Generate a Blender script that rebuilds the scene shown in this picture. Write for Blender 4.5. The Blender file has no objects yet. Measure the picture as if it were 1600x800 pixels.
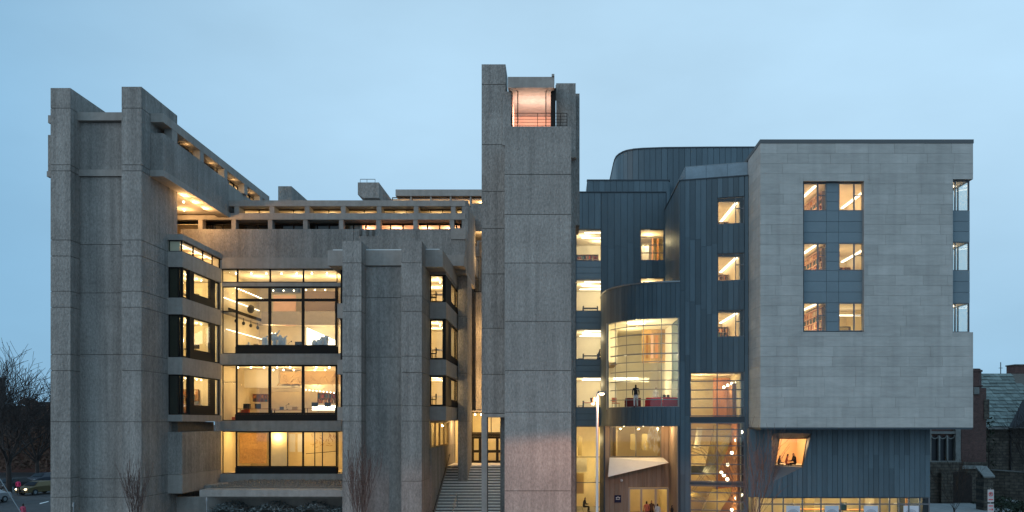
import bpy, bmesh, math, random
from mathutils import Vector, Matrix
random.seed(7)
sc = bpy.context.scene
COL = sc.collection
R = math.radians
PI = math.pi
F0 = 1270.0            # focal length in pixels of the 1600 px wide photograph
CX, CY = 870.0, 660.0  # principal point / horizon
EYE = 7.0
GZ = -0.7              # ground level

# ------------------------------------------------------------------ camera
cam = bpy.data.cameras.new('camera')
camo = bpy.data.objects.new('camera', cam); COL.objects.link(camo)
camo.location = (0, 0, EYE); camo.rotation_euler = (R(90), 0, 0)
cam.sensor_width = 36; cam.lens = 36 * F0 / 1600
cam.shift_x = -(CX - 800) / 1600; cam.shift_y = (CY - 400) / 1600
cam.clip_start = 0.3; cam.clip_end = 3000
sc.camera = camo

# ------------------------------------------------------------------ world
SUN_EL, SUN_AZ = 14.0, 242.0     # after-glow low behind the photographer
w = bpy.data.worlds.new('World'); sc.world = w; w.use_nodes = True
nt = w.node_tree; nt.nodes.clear()
def wn(t, **k):
    n = nt.nodes.new(t)
    for a, b in k.items(): setattr(n, a, b)
    return n
def wl(a, b): nt.links.new(a, b)
out = wn('ShaderNodeOutputWorld'); bg = wn('ShaderNodeBackground'); wl(bg.outputs[0], out.inputs[0])
tc = wn('ShaderNodeTexCoord')
def lobe(direction, width, power=1.0):
    d = Vector(direction).normalized()
    dp = wn('ShaderNodeVectorMath', operation='DOT_PRODUCT'); dp.inputs[1].default_value = d
    wl(tc.outputs['Generated'], dp.inputs[0])
    mr = wn('ShaderNodeMapRange', interpolation_type='SMOOTHSTEP')
    mr.inputs['From Min'].default_value = math.cos(R(width)); mr.inputs['From Max'].default_value = 1.0
    wl(dp.outputs['Value'], mr.inputs['Value'])
    return mr.outputs[0]
def mixc(fac, a, b):
    m = wn('ShaderNodeMix', data_type='RGBA')
    if isinstance(fac, float): m.inputs[0].default_value = fac
    else: wl(fac, m.inputs[0])
    for s, v in ((m.inputs[6], a), (m.inputs[7], b)):
        if isinstance(v, tuple): s.default_value = v + (1,)
        else: wl(v, s)
    return m.outputs[2]
c = mixc(lobe((0.24, 1, 0.44), 58), (0.195, 0.44, 0.685), (0.50, 0.75, 0.96))
sepw = wn('ShaderNodeSeparateXYZ'); wl(tc.outputs['Generated'], sepw.inputs[0])
low = wn('ShaderNodeMapRange', interpolation_type='SMOOTHSTEP'); low.inputs['From Min'].default_value = 0.34; low.inputs['From Max'].default_value = -0.02
low.inputs['To Max'].default_value = 0.75
wl(sepw.outputs['Z'], low.inputs['Value'])
c = mixc(low.outputs[0], c, (0.265, 0.50, 0.72))
c = mixc(lobe((-0.15, -1, 0.35), 95), c, (0.50, 0.78, 1.03))
nz = wn('ShaderNodeTexNoise'); nz.inputs['Scale'].default_value = 3.0; nz.inputs['Detail'].default_value = 5
skm = wn('ShaderNodeMapping'); skm.inputs['Scale'].default_value = (1, 1, 2.6); wl(tc.outputs['Generated'], skm.inputs[0])
wl(skm.outputs[0], nz.inputs['Vector'])
nr = wn('ShaderNodeMapRange'); nr.inputs['From Min'].default_value = 0.3; nr.inputs['From Max'].default_value = 0.7; nr.inputs['To Min'].default_value = 0.93; nr.inputs['To Max'].default_value = 1.06
wl(nz.outputs[0], nr.inputs['Value'])
vm = wn('ShaderNodeVectorMath', operation='SCALE'); wl(c, vm.inputs[0]); wl(nr.outputs[0], vm.inputs['Scale'])
sky = wn('ShaderNodeTexSky', sky_type='NISHITA'); sky.sun_disc = False
sky.sun_elevation = R(SUN_EL); sky.sun_rotation = R(SUN_AZ)
sk = wn('ShaderNodeVectorMath', operation='SCALE'); sk.inputs['Scale'].default_value = 0.004; wl(sky.outputs[0], sk.inputs[0])
ad = wn('ShaderNodeVectorMath', operation='ADD'); wl(vm.outputs[0], ad.inputs[0]); wl(sk.outputs[0], ad.inputs[1])
wl(ad.outputs[0], bg.inputs[0]); bg.inputs[1].default_value = 0.95

sun = bpy.data.lights.new('sun', 'SUN'); sun.energy = 0.75; sun.angle = R(40); sun.color = (1.0, 0.93, 0.88)
suno = bpy.data.objects.new('sun', sun); COL.objects.link(suno)
az = R(SUN_AZ)
sd = Vector((math.sin(az) * math.cos(R(SUN_EL)), math.cos(az) * math.cos(R(SUN_EL)), math.sin(R(SUN_EL))))
suno.rotation_euler = sd.to_track_quat('Z', 'Y').to_euler(); suno.location = (-20, -30, 40)

sc.view_settings.view_transform = 'Standard'; sc.view_settings.look = 'None'
sc.view_settings.exposure = 0; sc.view_settings.gamma = 1
sc.cycles.use_denoising = True
sc.cycles.max_bounces = 7; sc.cycles.diffuse_bounces = 4; sc.cycles.glossy_bounces = 3
sc.cycles.transparent_max_bounces = 12; sc.cycles.transmission_bounces = 4
sc.cycles.caustics_reflective = False; sc.cycles.caustics_refractive = False
sc.cycles.sample_clamp_indirect = 4.0

# ------------------------------------------------------------------ materials
MATS = {}
def mat(name, base, rough=0.8, metal=0.0, var=0.0, nscale=6.0, namt=0.0, stretch=(1, 1, 1), bump=0.0, bscale=None,
        streak=0.0, spec=0.3, emis=None, estr=0.0, brick=None, blotch=0.0):
    m = bpy.data.materials.new(name); m.use_nodes = True; t = m.node_tree; N = t.nodes; L = t.links
    b = N['Principled BSDF']; b.inputs['Roughness'].default_value = rough; b.inputs['Metallic'].default_value = metal
    b.inputs['Specular IOR Level'].default_value = spec
    geo = N.new('ShaderNodeNewGeometry')
    mp = N.new('ShaderNodeMapping'); mp.inputs['Scale'].default_value = stretch
    L.new(geo.outputs['Position'], mp.inputs[0])
    fac = None
    def mul(a, bb):
        x = N.new('ShaderNodeMath'); x.operation = 'MULTIPLY'
        L.new(a, x.inputs[0]); L.new(bb, x.inputs[1]); return x.outputs[0]
    def rng(sock, lo, hi, fmin=0.0, fmax=1.0):
        r = N.new('ShaderNodeMapRange'); r.inputs['From Min'].default_value = fmin; r.inputs['From Max'].default_value = fmax
        r.inputs['To Min'].default_value = lo; r.inputs['To Max'].default_value = hi
        L.new(sock, r.inputs['Value']); return r.outputs[0]
    fs = []
    if namt:
        n = N.new('ShaderNodeTexNoise'); n.inputs['Scale'].default_value = nscale; n.inputs['Detail'].default_value = 4
        n.inputs['Roughness'].default_value = 0.7
        L.new(mp.outputs[0], n.inputs['Vector']); fs.append(rng(n.outputs[0], 1 - namt, 1 + namt, 0.3, 0.7)); nout = n.outputs[0]
    if var:
        oi = N.new('ShaderNodeObjectInfo'); fs.append(rng(oi.outputs['Random'], 1 - var, 1 + var))
    if blotch:
        n = N.new('ShaderNodeTexNoise'); n.inputs['Scale'].default_value = 0.5; n.inputs['Detail'].default_value = 5
        L.new(geo.outputs['Position'], n.inputs['Vector']); fs.append(rng(n.outputs[0], 1 - blotch, 1 + blotch, 0.3, 0.7))
    if streak:
        m2 = N.new('ShaderNodeMapping'); m2.inputs['Scale'].default_value = (2.6, 2.6, 0.10); L.new(geo.outputs['Position'], m2.inputs[0])
        n = N.new('ShaderNodeTexNoise'); n.inputs['Scale'].default_value = 1.0; n.inputs['Detail'].default_value = 5
        L.new(m2.outputs[0], n.inputs['Vector']); fs.append(rng(n.outputs[0], 1 - streak, 1 + streak * 0.6, 0.3, 0.7))
    for f in fs: fac = f if fac is None else mul(fac, f)
    col = None
    if brick:
        m3 = N.new('ShaderNodeMapping'); m3.inputs['Rotation'].default_value = (R(90), 0, 0); L.new(geo.outputs['Position'], m3.inputs[0])
        bt = N.new('ShaderNodeTexBrick'); bt.inputs['Scale'].default_value = 1.0
        bt.inputs['Brick Width'].default_value = brick[0]; bt.inputs['Row Height'].default_value = brick[1]; bt.inputs['Mortar Size'].default_value = brick[2]
        bt.inputs['Color1'].default_value = tuple(base) + (1,); bt.inputs['Color2'].default_value = tuple(x * brick[4] for x in base) + (1,)
        bt.inputs['Mortar'].default_value = tuple(brick[3]) + (1,)
        L.new(m3.outputs[0], bt.inputs['Vector']); col = bt.outputs[0]
    if fac is not None:
        v = N.new('ShaderNodeVectorMath'); v.operation = 'SCALE'
        if col is not None: L.new(col, v.inputs[0])
        else: v.inputs[0].default_value = base
        L.new(fac, v.inputs['Scale']); L.new(v.outputs[0], b.inputs['Base Color'])
    elif col is not None: L.new(col, b.inputs['Base Color'])
    else: b.inputs['Base Color'].default_value = tuple(base) + (1,)
    if bump:
        bp = N.new('ShaderNodeBump'); bp.inputs['Strength'].default_value = bump; bp.inputs['Distance'].default_value = 0.08
        n = N.new('ShaderNodeTexNoise'); n.inputs['Scale'].default_value = bscale or nscale; n.inputs['Detail'].default_value = 3
        L.new(mp.outputs[0], n.inputs['Vector']); L.new(n.outputs[0], bp.inputs['Height']); L.new(bp.outputs[0], b.inputs['Normal'])
    if emis:
        b.inputs['Emission Color'].default_value = tuple(emis) + (1,); b.inputs['Emission Strength'].default_value = estr
        m.cycles.emission_sampling = 'NONE'
    MATS[name] = m
    return m
def glassmat(name, tint, refl=1.0, rough=0.02, ior=1.45):
    m = bpy.data.materials.new(name); m.use_nodes = True; t = m.node_tree; N = t.nodes; L = t.links; N.clear()
    o = N.new('ShaderNodeOutputMaterial'); mx = N.new('ShaderNodeMixShader'); tr = N.new('ShaderNodeBsdfTransparent')
    gl = N.new('ShaderNodeBsdfGlossy'); lw_ = N.new('ShaderNodeLayerWeight'); pw_ = N.new('ShaderNodeMath'); pw_.operation = 'POWER'; pw_.inputs[1].default_value = 5.0
    fr = N.new('ShaderNodeMath'); fr.operation = 'MULTIPLY_ADD'; fr.inputs[1].default_value = 0.9; fr.inputs[2].default_value = 0.06
    L.new(lw_.outputs['Facing'], pw_.inputs[0]); L.new(pw_.outputs[0], fr.inputs[0])
    tr.inputs[0].default_value = tuple(tint) + (1,); gl.inputs['Roughness'].default_value = rough
    gl.inputs[0].default_value = (refl, refl, refl, 1)
    L.new(fr.outputs[0], mx.inputs[0]); L.new(tr.outputs[0], mx.inputs[1]); L.new(gl.outputs[0], mx.inputs[2]); L.new(mx.outputs[0], o.inputs[0])
    MATS[name] = m; return m

CORD = mat('ribbed_concrete', (0.290, 0.266, 0.243), 0.95, var=0.05, nscale=7.0, namt=0.28, stretch=(1.4, 1.4, 0.62), bump=0.9, bscale=9, streak=0.22, blotch=0.12, spec=0.1)
CORT = mat('ribbed_tower_concrete_lit', (0.325, 0.297, 0.270), 0.95, var=0.05, nscale=7.0, namt=0.28, stretch=(1.4, 1.4, 0.62), bump=0.9, bscale=9, streak=0.18, blotch=0.11, spec=0.1)  # lighter copy of the ribbed concrete, putting the front slab's extra light into colour
CONC = mat('smooth_concrete', (0.33, 0.295, 0.265), 0.85, var=0.04, nscale=3.0, namt=0.10, bump=0.15, streak=0.12, blotch=0.08, spec=0.2)
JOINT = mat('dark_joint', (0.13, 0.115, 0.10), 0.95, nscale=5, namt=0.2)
ZINC = mat('zinc_cladding', (0.078, 0.118, 0.143), 0.5, metal=0.0, var=0.20, nscale=2.0, namt=0.08, stretch=(1, 1, 0.3), bump=0.03, spec=0.35)
ZSEAM = mat('zinc_seam', (0.05, 0.066, 0.08), 0.6, spec=0.3)
PANEL = mat('spandrel_panel', (0.145, 0.195, 0.222), 0.45, var=0.05, nscale=1.5, namt=0.05, spec=0.4)
LIME = mat('limestone', (0.385, 0.385, 0.365), 0.8, var=0.085, nscale=2.2, namt=0.09, stretch=(0.5, 0.5, 2.2), bump=0.12, blotch=0.07, streak=0.08, spec=0.25)
LJOINT = mat('limestone_joint', (0.21, 0.22, 0.225), 0.9)
DARKM = mat('dark_bronze_frame', (0.026, 0.023, 0.021), 0.7, spec=0.1)
GREYM = mat('grey_window_frame', (0.13, 0.145, 0.16), 0.45, spec=0.4)
STEEL = mat('steel_rail', (0.25, 0.27, 0.28), 0.4, metal=0.6)
GLASS = glassmat('window_glass', (0.93, 0.95, 0.93), 0.85)
GLASSD = glassmat('dark_window_glass', (0.25, 0.27, 0.28), 0.6)
GLASSB = glassmat('balustrade_glass', (0.80, 0.88, 0.92), 1.0)
WALLI = mat('warm_plaster', (0.72, 0.63, 0.46), 0.9, nscale=0.8, namt=0.08, blotch=0.05)
WALLY = mat('yellow_plaster', (0.74, 0.64, 0.42), 0.9, nscale=0.8, namt=0.08)
WALLW = mat('white_plaster', (0.82, 0.78, 0.68), 0.9, nscale=0.8, namt=0.05)
WALLO = mat('orange_timber_wall', (0.62, 0.28, 0.11), 0.7, nscale=4, namt=0.12, stretch=(1, 1, 0.2))
WALLP = mat('pink_wall', (0.78, 0.50, 0.38), 0.9, nscale=1, namt=0.06)
CEIL = mat('ceiling_plaster', (0.78, 0.70, 0.55), 0.9, nscale=0.7, namt=0.05)
FLOORI = mat('interior_floor', (0.35, 0.26, 0.18), 0.7, nscale=1.5, namt=0.1)
CARPET = mat('orange_carpet', (0.55, 0.16, 0.06), 0.95, nscale=4, namt=0.15)
WOOD = mat('brown_shelf_wood', (0.30, 0.15, 0.07), 0.6, nscale=4, namt=0.2, stretch=(1, 1, 0.2))
WOODP = mat('pale_timber_board', (0.36, 0.27, 0.20), 0.75, var=0.13, nscale=3, namt=0.18, stretch=(2, 2, 0.15), bump=0.1)
BULB = mat('lamp_bulb', (1, 1, 1), 0.5, emis=(1.0, 0.86, 0.60), estr=9.0)
TUBE = mat('tube_lamp', (1, 1, 1), 0.5, emis=(1.0, 0.90, 0.70), estr=3.2)
BLACK = mat('black_plastic', (0.02, 0.02, 0.022), 0.5)
WHITE = mat('white_paint', (0.78, 0.78, 0.76), 0.6, nscale=2, namt=0.04)
PLASTER = mat('white_plaster_cast', (0.62, 0.68, 0.74), 0.8, nscale=4, namt=0.1)
REDF = mat('red_fabric', (0.62, 0.03, 0.035), 0.8, nscale=5, namt=0.1)
DREDF = mat('maroon_fabric', (0.20, 0.03, 0.035), 0.8, nscale=5, namt=0.1)
BARK = mat('bark', (0.13, 0.085, 0.072), 0.95, nscale=9, namt=0.3, bump=0.3)
BARKD = mat('dark_bark', (0.05, 0.041, 0.038), 0.95, nscale=9, namt=0.3)
SKIN = mat('skin', (0.50, 0.30, 0.21), 0.6)
HAIR = mat('dark_hair', (0.02, 0.015, 0.012), 0.7)
ASPH = mat('asphalt', (0.055, 0.055, 0.057), 0.85, nscale=2, namt=0.2, blotch=0.2, bump=0.1)
PAVE = mat('pavement', (0.33, 0.32, 0.31), 0.9, nscale=3, namt=0.15, blotch=0.1, brick=(1.5, 1.5, 0.02, (0.1, 0.1, 0.1), 0.9))
GRAVEL = mat('gravel', (0.24, 0.19, 0.15), 1.0, nscale=30, namt=0.5, bump=0.6)
BRICK = mat('dark_red_brick', (0.135, 0.060, 0.050), 0.9, nscale=3, namt=0.2, brick=(0.22, 0.075, 0.012, (0.10, 0.085, 0.08), 0.7), blotch=0.15)
STONE = mat('dark_rubble_stone', (0.115, 0.098, 0.080), 0.95, nscale=2.5, namt=0.45, brick=(0.7, 0.3, 0.03, (0.05, 0.045, 0.04), 0.65), blotch=0.25, bump=0.4)
TRIM = mat('grey_stone_trim', (0.20, 0.20, 0.19), 0.9, nscale=3, namt=0.2, blotch=0.15)
SLATE = mat('slate_shingle', (0.17, 0.20, 0.185), 0.8, var=0.28, nscale=3, namt=0.25, bump=0.2)
LEADM = mat('lead_glazing', (0.018, 0.022, 0.028), 0.3)
HEDGE = mat('dark_evergreen', (0.025, 0.035, 0.022), 0.95, nscale=6, namt=0.5)

# ------------------------------------------------------------------ helpers
W = {}   # world origin of every parent
def X(px, Y): return (px - CX) * Y / F0
def Z(py, Y): return EYE + (CY - py) * Y / F0
def G(px, py):
    Y = (EYE - GZ) * F0 / (py - CY); return Vector((X(px, Y), Y, GZ))
def tag(o, label=None, cat=None, group=None, kind=None):
    for k, v in (('label', label), ('category', cat), ('group', group), ('kind', kind)):
        if v: o[k] = v
    return o
def thing(name, loc, label, cat, group=None):
    o = bpy.data.objects.new(name, None); COL.objects.link(o); o.location = loc; W[o.name] = Vector(loc)
    o.empty_display_size = 0.3
    return tag(o, label, cat, group)
class Fr:
    def __init__(s, O, u, n): s.O = Vector(O); s.u = Vector(u).normalized(); s.n = Vector(n).normalized()
    def p(s, a, z, d=0.0): v = s.O + s.u * a + s.n * d; return Vector((v.x, v.y, z))
def front(Y): return Fr((0, Y, 0), (1, 0, 0), (0, -1, 0))
def rside(Xc): return Fr((Xc, 0, 0), (0, 1, 0), (1, 0, 0))     # faces +X, a = world Y
def lside(Xc): return Fr((Xc, 0, 0), (0, 1, 0), (-1, 0, 0))
class MB:
    def __init__(s): s.v = []; s.f = []
    def hexa(s, pts):
        i = len(s.v); s.v += [Vector(p) for p in pts]
        s.f += [(i, i+3, i+2, i+1), (i+4, i+5, i+6, i+7), (i, i+1, i+5, i+4), (i+1, i+2, i+6, i+5), (i+2, i+3, i+7, i+6), (i+3, i, i+4, i+7)]
        return s
    def box(s, x0, x1, y0, y1, z0, z1):
        return s.hexa([(x0, y0, z0), (x1, y0, z0), (x1, y1, z0), (x0, y1, z0), (x0, y0, z1), (x1, y0, z1), (x1, y1, z1), (x0, y1, z1)])
    def fbox(s, F, a0, a1, z0, z1, d0, d1):
        return s.hexa([F.p(a0, z0, d0), F.p(a1, z0, d0), F.p(a1, z0, d1), F.p(a0, z0, d1), F.p(a0, z1, d0), F.p(a1, z1, d0), F.p(a1, z1, d1), F.p(a0, z1, d1)])
    def trap(s, F, a0, a1, zb0, zb1, zt0, zt1, d0, d1):
        return s.hexa([F.p(a0, zb0, d0), F.p(a1, zb1, d0), F.p(a1, zb1, d1), F.p(a0, zb0, d1), F.p(a0, zt0, d0), F.p(a1, zt1, d0), F.p(a1, zt1, d1), F.p(a0, zt0, d1)])
    def prism(s, poly, ext):
        i = len(s.v); n = len(poly); e = Vector(ext)
        s.v += [Vector(p) for p in poly] + [Vector(p) + e for p in poly]
        s.f.append(tuple(range(i + n - 1, i - 1, -1))); s.f.append(tuple(range(i + n, i + 2 * n)))
        for k in range(n):
            j = (k + 1) % n; s.f.append((i + k, i + j, i + n + j, i + n + k))
        return s
    def quad(s, pts):
        i = len(s.v); s.v += [Vector(p) for p in pts]; s.f.append(tuple(range(i, i + len(pts)))); return s
    def tube(s, p, q, r0, r1=None, n=5, cap=True):
        p = Vector(p); q = Vector(q); r1 = r0 if r1 is None else r1; d = (q - p)
        if d.length < 1e-6: return s
        d.normalize(); a = d.orthogonal().normalized(); b = d.cross(a); i = len(s.v)
        for c, r in ((p, r0), (q, r1)):
            for k in range(n):
                t = 2 * PI * k / n; s.v.append(c + (a * math.cos(t) + b * math.sin(t)) * r)
        for k in range(n):
            j = (k + 1) % n; s.f.append((i + k, i + j, i + n + j, i + n + k))
        if cap: s.f.append(tuple(range(i + n - 1, i - 1, -1))); s.f.append(tuple(range(i + n, i + 2 * n)))
        return s
    def ball(s, c, rx, ry=None, rz=None, nu=10, nv=7):
        ry = ry or rx; rz = rz or rx; c = Vector(c); i = len(s.v)
        for a in range(nv + 1):
            th = PI * a / nv
            for b in range(nu):
                ph = 2 * PI * b / nu
                s.v.append(c + Vector((rx * math.sin(th) * math.cos(ph), ry * math.sin(th) * math.sin(ph), rz * math.cos(th))))
        for a in range(nv):
            for b in range(nu):
                b2 = (b + 1) % nu
                s.f.append((i + a * nu + b, i + (a + 1) * nu + b, i + (a + 1) * nu + b2, i + a * nu + b2))
        return s
    def build(s, name, m, parent=None, smooth=False, kind=None, label=None, bev=0.0):
        lo = Vector((min(v.x for v in s.v), min(v.y for v in s.v), min(v.z for v in s.v)))
        hi = Vector((max(v.x for v in s.v), max(v.y for v in s.v), max(v.z for v in s.v)))
        c = (lo + hi) / 2; c.z = lo.z
        me = bpy.data.meshes.new(name); me.from_pydata([tuple(v - c) for v in s.v], [], s.f); me.update()
        if isinstance(m, (list, tuple)):
            for q in m: me.materials.append(q)
        else: me.materials.append(m)
        if smooth:
            for p in me.polygons: p.use_smooth = True
        o = bpy.data.objects.new(name, me); COL.objects.link(o)
        if parent is not None: o.parent = parent; o.location = c - W[parent.name]
        else: o.location = c
        W[o.name] = c
        if bev:
            b = o.modifiers.new('bevel', 'BEVEL'); b.width = bev; b.segments = 2; b.limit_method = 'ANGLE'
        if kind: o['kind'] = kind
        if label: o['label'] = label
        return o
def B(name, parent, m, x0, x1, y0, y1, z0, z1, **k): return MB().box(x0, x1, y0, y1, z0, z1).build(name, m, parent, **k)

GAIN = 1.55
def lamp(x, y, z, power, col=(1.0, 0.80, 0.52), r=0.10):
    l = bpy.data.lights.new('lamp_light', 'POINT'); l.energy = power * GAIN; l.color = (col[0], col[1] * 0.95, col[2] * 0.80); l.shadow_soft_size = r
    o = bpy.data.objects.new('lamp_light', l); COL.objects.link(o); o.location = (x, y, z); return o
def alamp(x, y, z, sx, sy, power, col=(1.0, 0.84, 0.60)):
    l = bpy.data.lights.new('ceiling_panel_light', 'AREA'); l.shape = 'RECTANGLE'; l.size = sx; l.size_y = sy; l.energy = power; l.color = col
    o = bpy.data.objects.new('ceiling_panel_light', l); COL.objects.link(o); o.location = (x, y, z); return o

def room(parent, x0, x1, y0, y1, z0, z1, wall=WALLI, floor=FLOORI, ceil=CEIL, openf=True, openl=False, openr=False, backm=None):
    t = 0.06
    wmb = MB().box(x0 - t, x1 + t, y1, y1 + t, z0, z1)
    wo = wmb.build('interior_wall', backm or wall, parent)
    if not openl: B('side_wall', wo, wall, x0 - t, x0, y0, y1, z0, z1)
    if not openr: B('side_wall', wo, wall, x1, x1 + t, y0, y1, z0, z1)
    if not openf: B('side_wall', wo, wall, x0, x1, y0 - t, y0, z0, z1)
    B('floor', wo, floor, x0 - t, x1 + t, y0 - (0 if openf else t), y1 + t, z0 - t, z0)
    B('ceiling', wo, ceil, x0 - t, x1 + t, y0 - (0 if openf else t), y1 + t, z1, z1 + t)
    return wo
def bulbs(parent, pts, r=0.055, m=None):
    for p in pts: MB().ball(p, r, nu=6, nv=4).build('ceiling_lamp', m or BULB, parent)
def tubes(parent, segs, wd=0.12):
    for (x0, x1, y0, y1, z) in segs: B('tube_lamp', parent, TUBE, x0, x1, y0, y1, z - 0.05, z)

def window(parent, F, a0, a1, z0, z1, vs=(), hs=(), fw=0.07, mw=0.06, dep=0.10, off=0.0, fm=None, gm=None, hdep=None, skip=()):
    """outer frame with panes and bars; a0<a1 along the wall, off = how far the face stands out of the plane"""
    fm = fm or DARKM; gm = gm or GLASS
    d0, d1 = off - dep, off
    m = MB(); m.fbox(F, a0, a0 + fw, z0, z1, d0, d1); m.fbox(F, a1 - fw, a1, z0, z1, d0, d1)
    m.fbox(F, a0 + fw, a1 - fw, z0, z0 + fw, d0, d1); m.fbox(F, a0 + fw, a1 - fw, z1 - fw, z1, d0, d1)
    wo = m.build('window', fm, parent)
    av = [a0 + fw] + [v for v in vs] + [a1 - fw]
    for v in vs: MB().fbox(F, v - mw / 2, v + mw / 2, z0 + fw, z1 - fw, d0 + 0.004, d1 + 0.004).build('mullion', fm, wo)
    zc = [z0 + fw] + list(hs) + [z1 - fw]
    for h in hs: MB().fbox(F, a0 + fw, a1 - fw, h - mw / 2, h + mw / 2, d0 + 0.012, d1 - 0.008).build('transom', fm, wo)
    dm = (d0 + d1) / 2
    for i in range(len(av) - 1):
        for j in range(len(zc) - 1):
            if (i, j) in skip: continue
            MB().quad([F.p(av[i], zc[j], dm), F.p(av[i + 1], zc[j], dm), F.p(av[i + 1], zc[j + 1], dm), F.p(av[i], zc[j + 1], dm)]).build('pane', gm, wo)
    return wo
def lifts(parent, x0, x1, y0, y1, zs, m=None, gap=0.04, inset=0.04, name='concrete_panel'):
    """a pier poured in lifts: one block per lift, recessed joint between"""
    zs = sorted(zs); m = m or CORD
    B('pier_core', parent, JOINT, x0 + inset, x1 - inset, y0 + inset, y1 - inset, zs[0], zs[-1] - 0.02)
    for a, b in zip(zs, zs[1:]):
        B(name, parent, m, x0, x1, y0, y1, a + gap / 2, b - gap / 2)

# ================================================================== GROUND
g = MB().quad([(-1500, -200, GZ), (1500, -200, GZ), (1500, 2500, GZ), (-1500, 2500, GZ)]).build('ground', ASPH); g['kind'] = 'structure'
p = MB().box(-34.5, 60, 30, 76, GZ - 0.3, GZ + 0.12).build('pavement', PAVE); p['kind'] = 'structure'
def strip(name, pts, m, h, th=0.3):
    mb = MB(); mb.prism([Vector((q.x, q.y, GZ + h - th)) for q in pts], (0, 0, th)); o = mb.build(name, m); o['kind'] = 'structure'; return o
strip('sidewalk', [G(-120, 779), G(90, 763), G(90, 753), G(-120, 765)], PAVE, 0.12)
strip('lane_marking', [G(62, 787.6), G(76, 784), G(76, 783), G(62, 786.3)], WHITE, 0.006, 0.01)

# ================================================================== CONCRETE BUILDING (left)
cb = thing('concrete_building', (-18, 62, GZ), 'ribbed grey concrete building of tall piers with warm lit ribbon windows and a central tower', 'building')
k54 = lambda y: Z(y, 54.0)
zA = [GZ] + [k54(y) for y in (777, 747, 659, 579, 553.6, 480, 455, 400, 375, 267, 257.5, 169, 137)]
zB = zA[:-1] + [k54(135)]
lifts(cb, X(79, 54), X(110, 54), 54, 58.6, zA)
XB1 = X(221, 54)
lifts(cb, X(190, 54), XB1, 54, 59.1, zB)
# recessed panel between the fins and bands across it
kp = lambda y: Z(y, 55.1)
lifts(cb, X(110, 54) - 0.2, X(190, 54) + 0.2, 55.1, 56.0, [GZ] + [kp(y) for y in (777, 748, 659, 554, 457.7, 382, 276)])
lifts(cb, X(110, 54) - 0.2, X(190, 54) + 0.2, 55.1, 56.0, [kp(265.5), kp(191)])
B('concrete_band', cb, CONC, X(110, 54) - 0.1, X(190, 54) + 0.1, 54.95, 56.0, kp(276), kp(266))
B('concrete_band', cb, CONC, X(110, 54) - 0.1, X(190, 54) + 0.1, 54.8, 57.0, kp(191) + 0.02, kp(178))
# bits on the far left of the first fin
B('concrete_band', cb, CONC, X(75, 56), X(79, 54) + 0.1, 56, 70, Z(192, 56), Z(180, 56))
B('concrete_panel', cb, CORD, X(73.5, 56), X(79, 54) + 0.1, 56.1, 70, Z(267, 56), Z(210, 56))
B('concrete_band', cb, CONC, X(73, 56), X(79, 54) + 0.1, 56.0, 70, Z(276, 56), Z(267.4, 56))
B('side_wall', cb, CORD, X(79, 54) + 0.3, X(79, 54) + 0.8, 58.6, 76, GZ, 27.3)
# --- roof slab and penthouse storey of the left wing
XS = X(255, 55.2)
B('roof_slab', cb, CONC, -33.0, XS, 56.9, 75.6, 27.40, 28.0)
B('roof_slab', cb, CONC, XB1 + 0.01, XS, 55.2, 56.895, 27.40, 28.0)
def sidepost(y0, y1): B('concrete_post', cb, CONC, XS - 0.55, XS - 0.02, y0, y1, 26.62, 27.41)
for a, b in ((56.5, 57.3), (60.95, 61.6), (65.4, 66.0), (69.6, 70.3), (73.2, 73.9)): sidepost(a, b)
B('parapet', cb, CORD, XB1 + 0.005, XS, 55.2, 60.48, 24.13, 26.64)
B('parapet', cb, CORD, XB1 + 0.005, XS, 60.52, 66.2, 24.13, 26.64)
B('parapet', cb, CONC, XB1 - 0.4, XS - 0.25, 66.22, 75.6, 24.13, 26.64)
B('concrete_band', cb, CONC, XB1 + 0.004, XS + 0.06, 55.12, 66.3, 23.69, 24.12)
B('floor_slab', cb, CONC, -33, XS - 0.3, 59.2, 66.2, 23.95, 24.12)
r = room(cb, -32.5, XS - 1.05, 57.4, 75.2, 24.25, 27.34, WALLI, openf=False, openr=True)
for i in range(4):
    a0 = (57.35, 61.65, 66.05, 70.35)[i]; a1 = (60.9, 65.35, 69.55, 73.15)[i]
    window(cb, rside(XS - 0.85), a0, a1, 26.0, 27.36, vs=((a0 * 2 + a1) / 3, (a0 + 2 * a1) / 3), fw=0.09, mw=0.09)
    for q in (0.25, 0.6): bulbs(r, [(XS - 1.35, a0 + (a1 - a0) * q, 27.1), (XS - 1.35, a0 + (a1 - a0) * (q + 0.13), 27.1)], 0.10)
    lamp(XS - 1.9, (a0 + a1) / 2, 26.9, 90, (1, 0.68, 0.36))
    lamp(XS - 0.45, (a0 + a1) / 2 + 0.5, 27.2, 3.5, (1, 0.62, 0.28), 0.04)
# warm lit terrace under the penthouse storey
sb = [(-27.5, 59.8, 23.9), (-27.5, 61.6, 23.9), (-27.5, 63.4, 23.9), (-28.6, 60.6, 23.9), (-28.6, 62.3, 23.9), (-29.6, 64.6, 23.9)]
bulbs(cb, sb, 0.09)
for q in sb[:3] + sb[5:]: lamp(q[0], q[1], q[2] - 0.5, 120, (1, 0.60, 0.28), 0.06)
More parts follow.
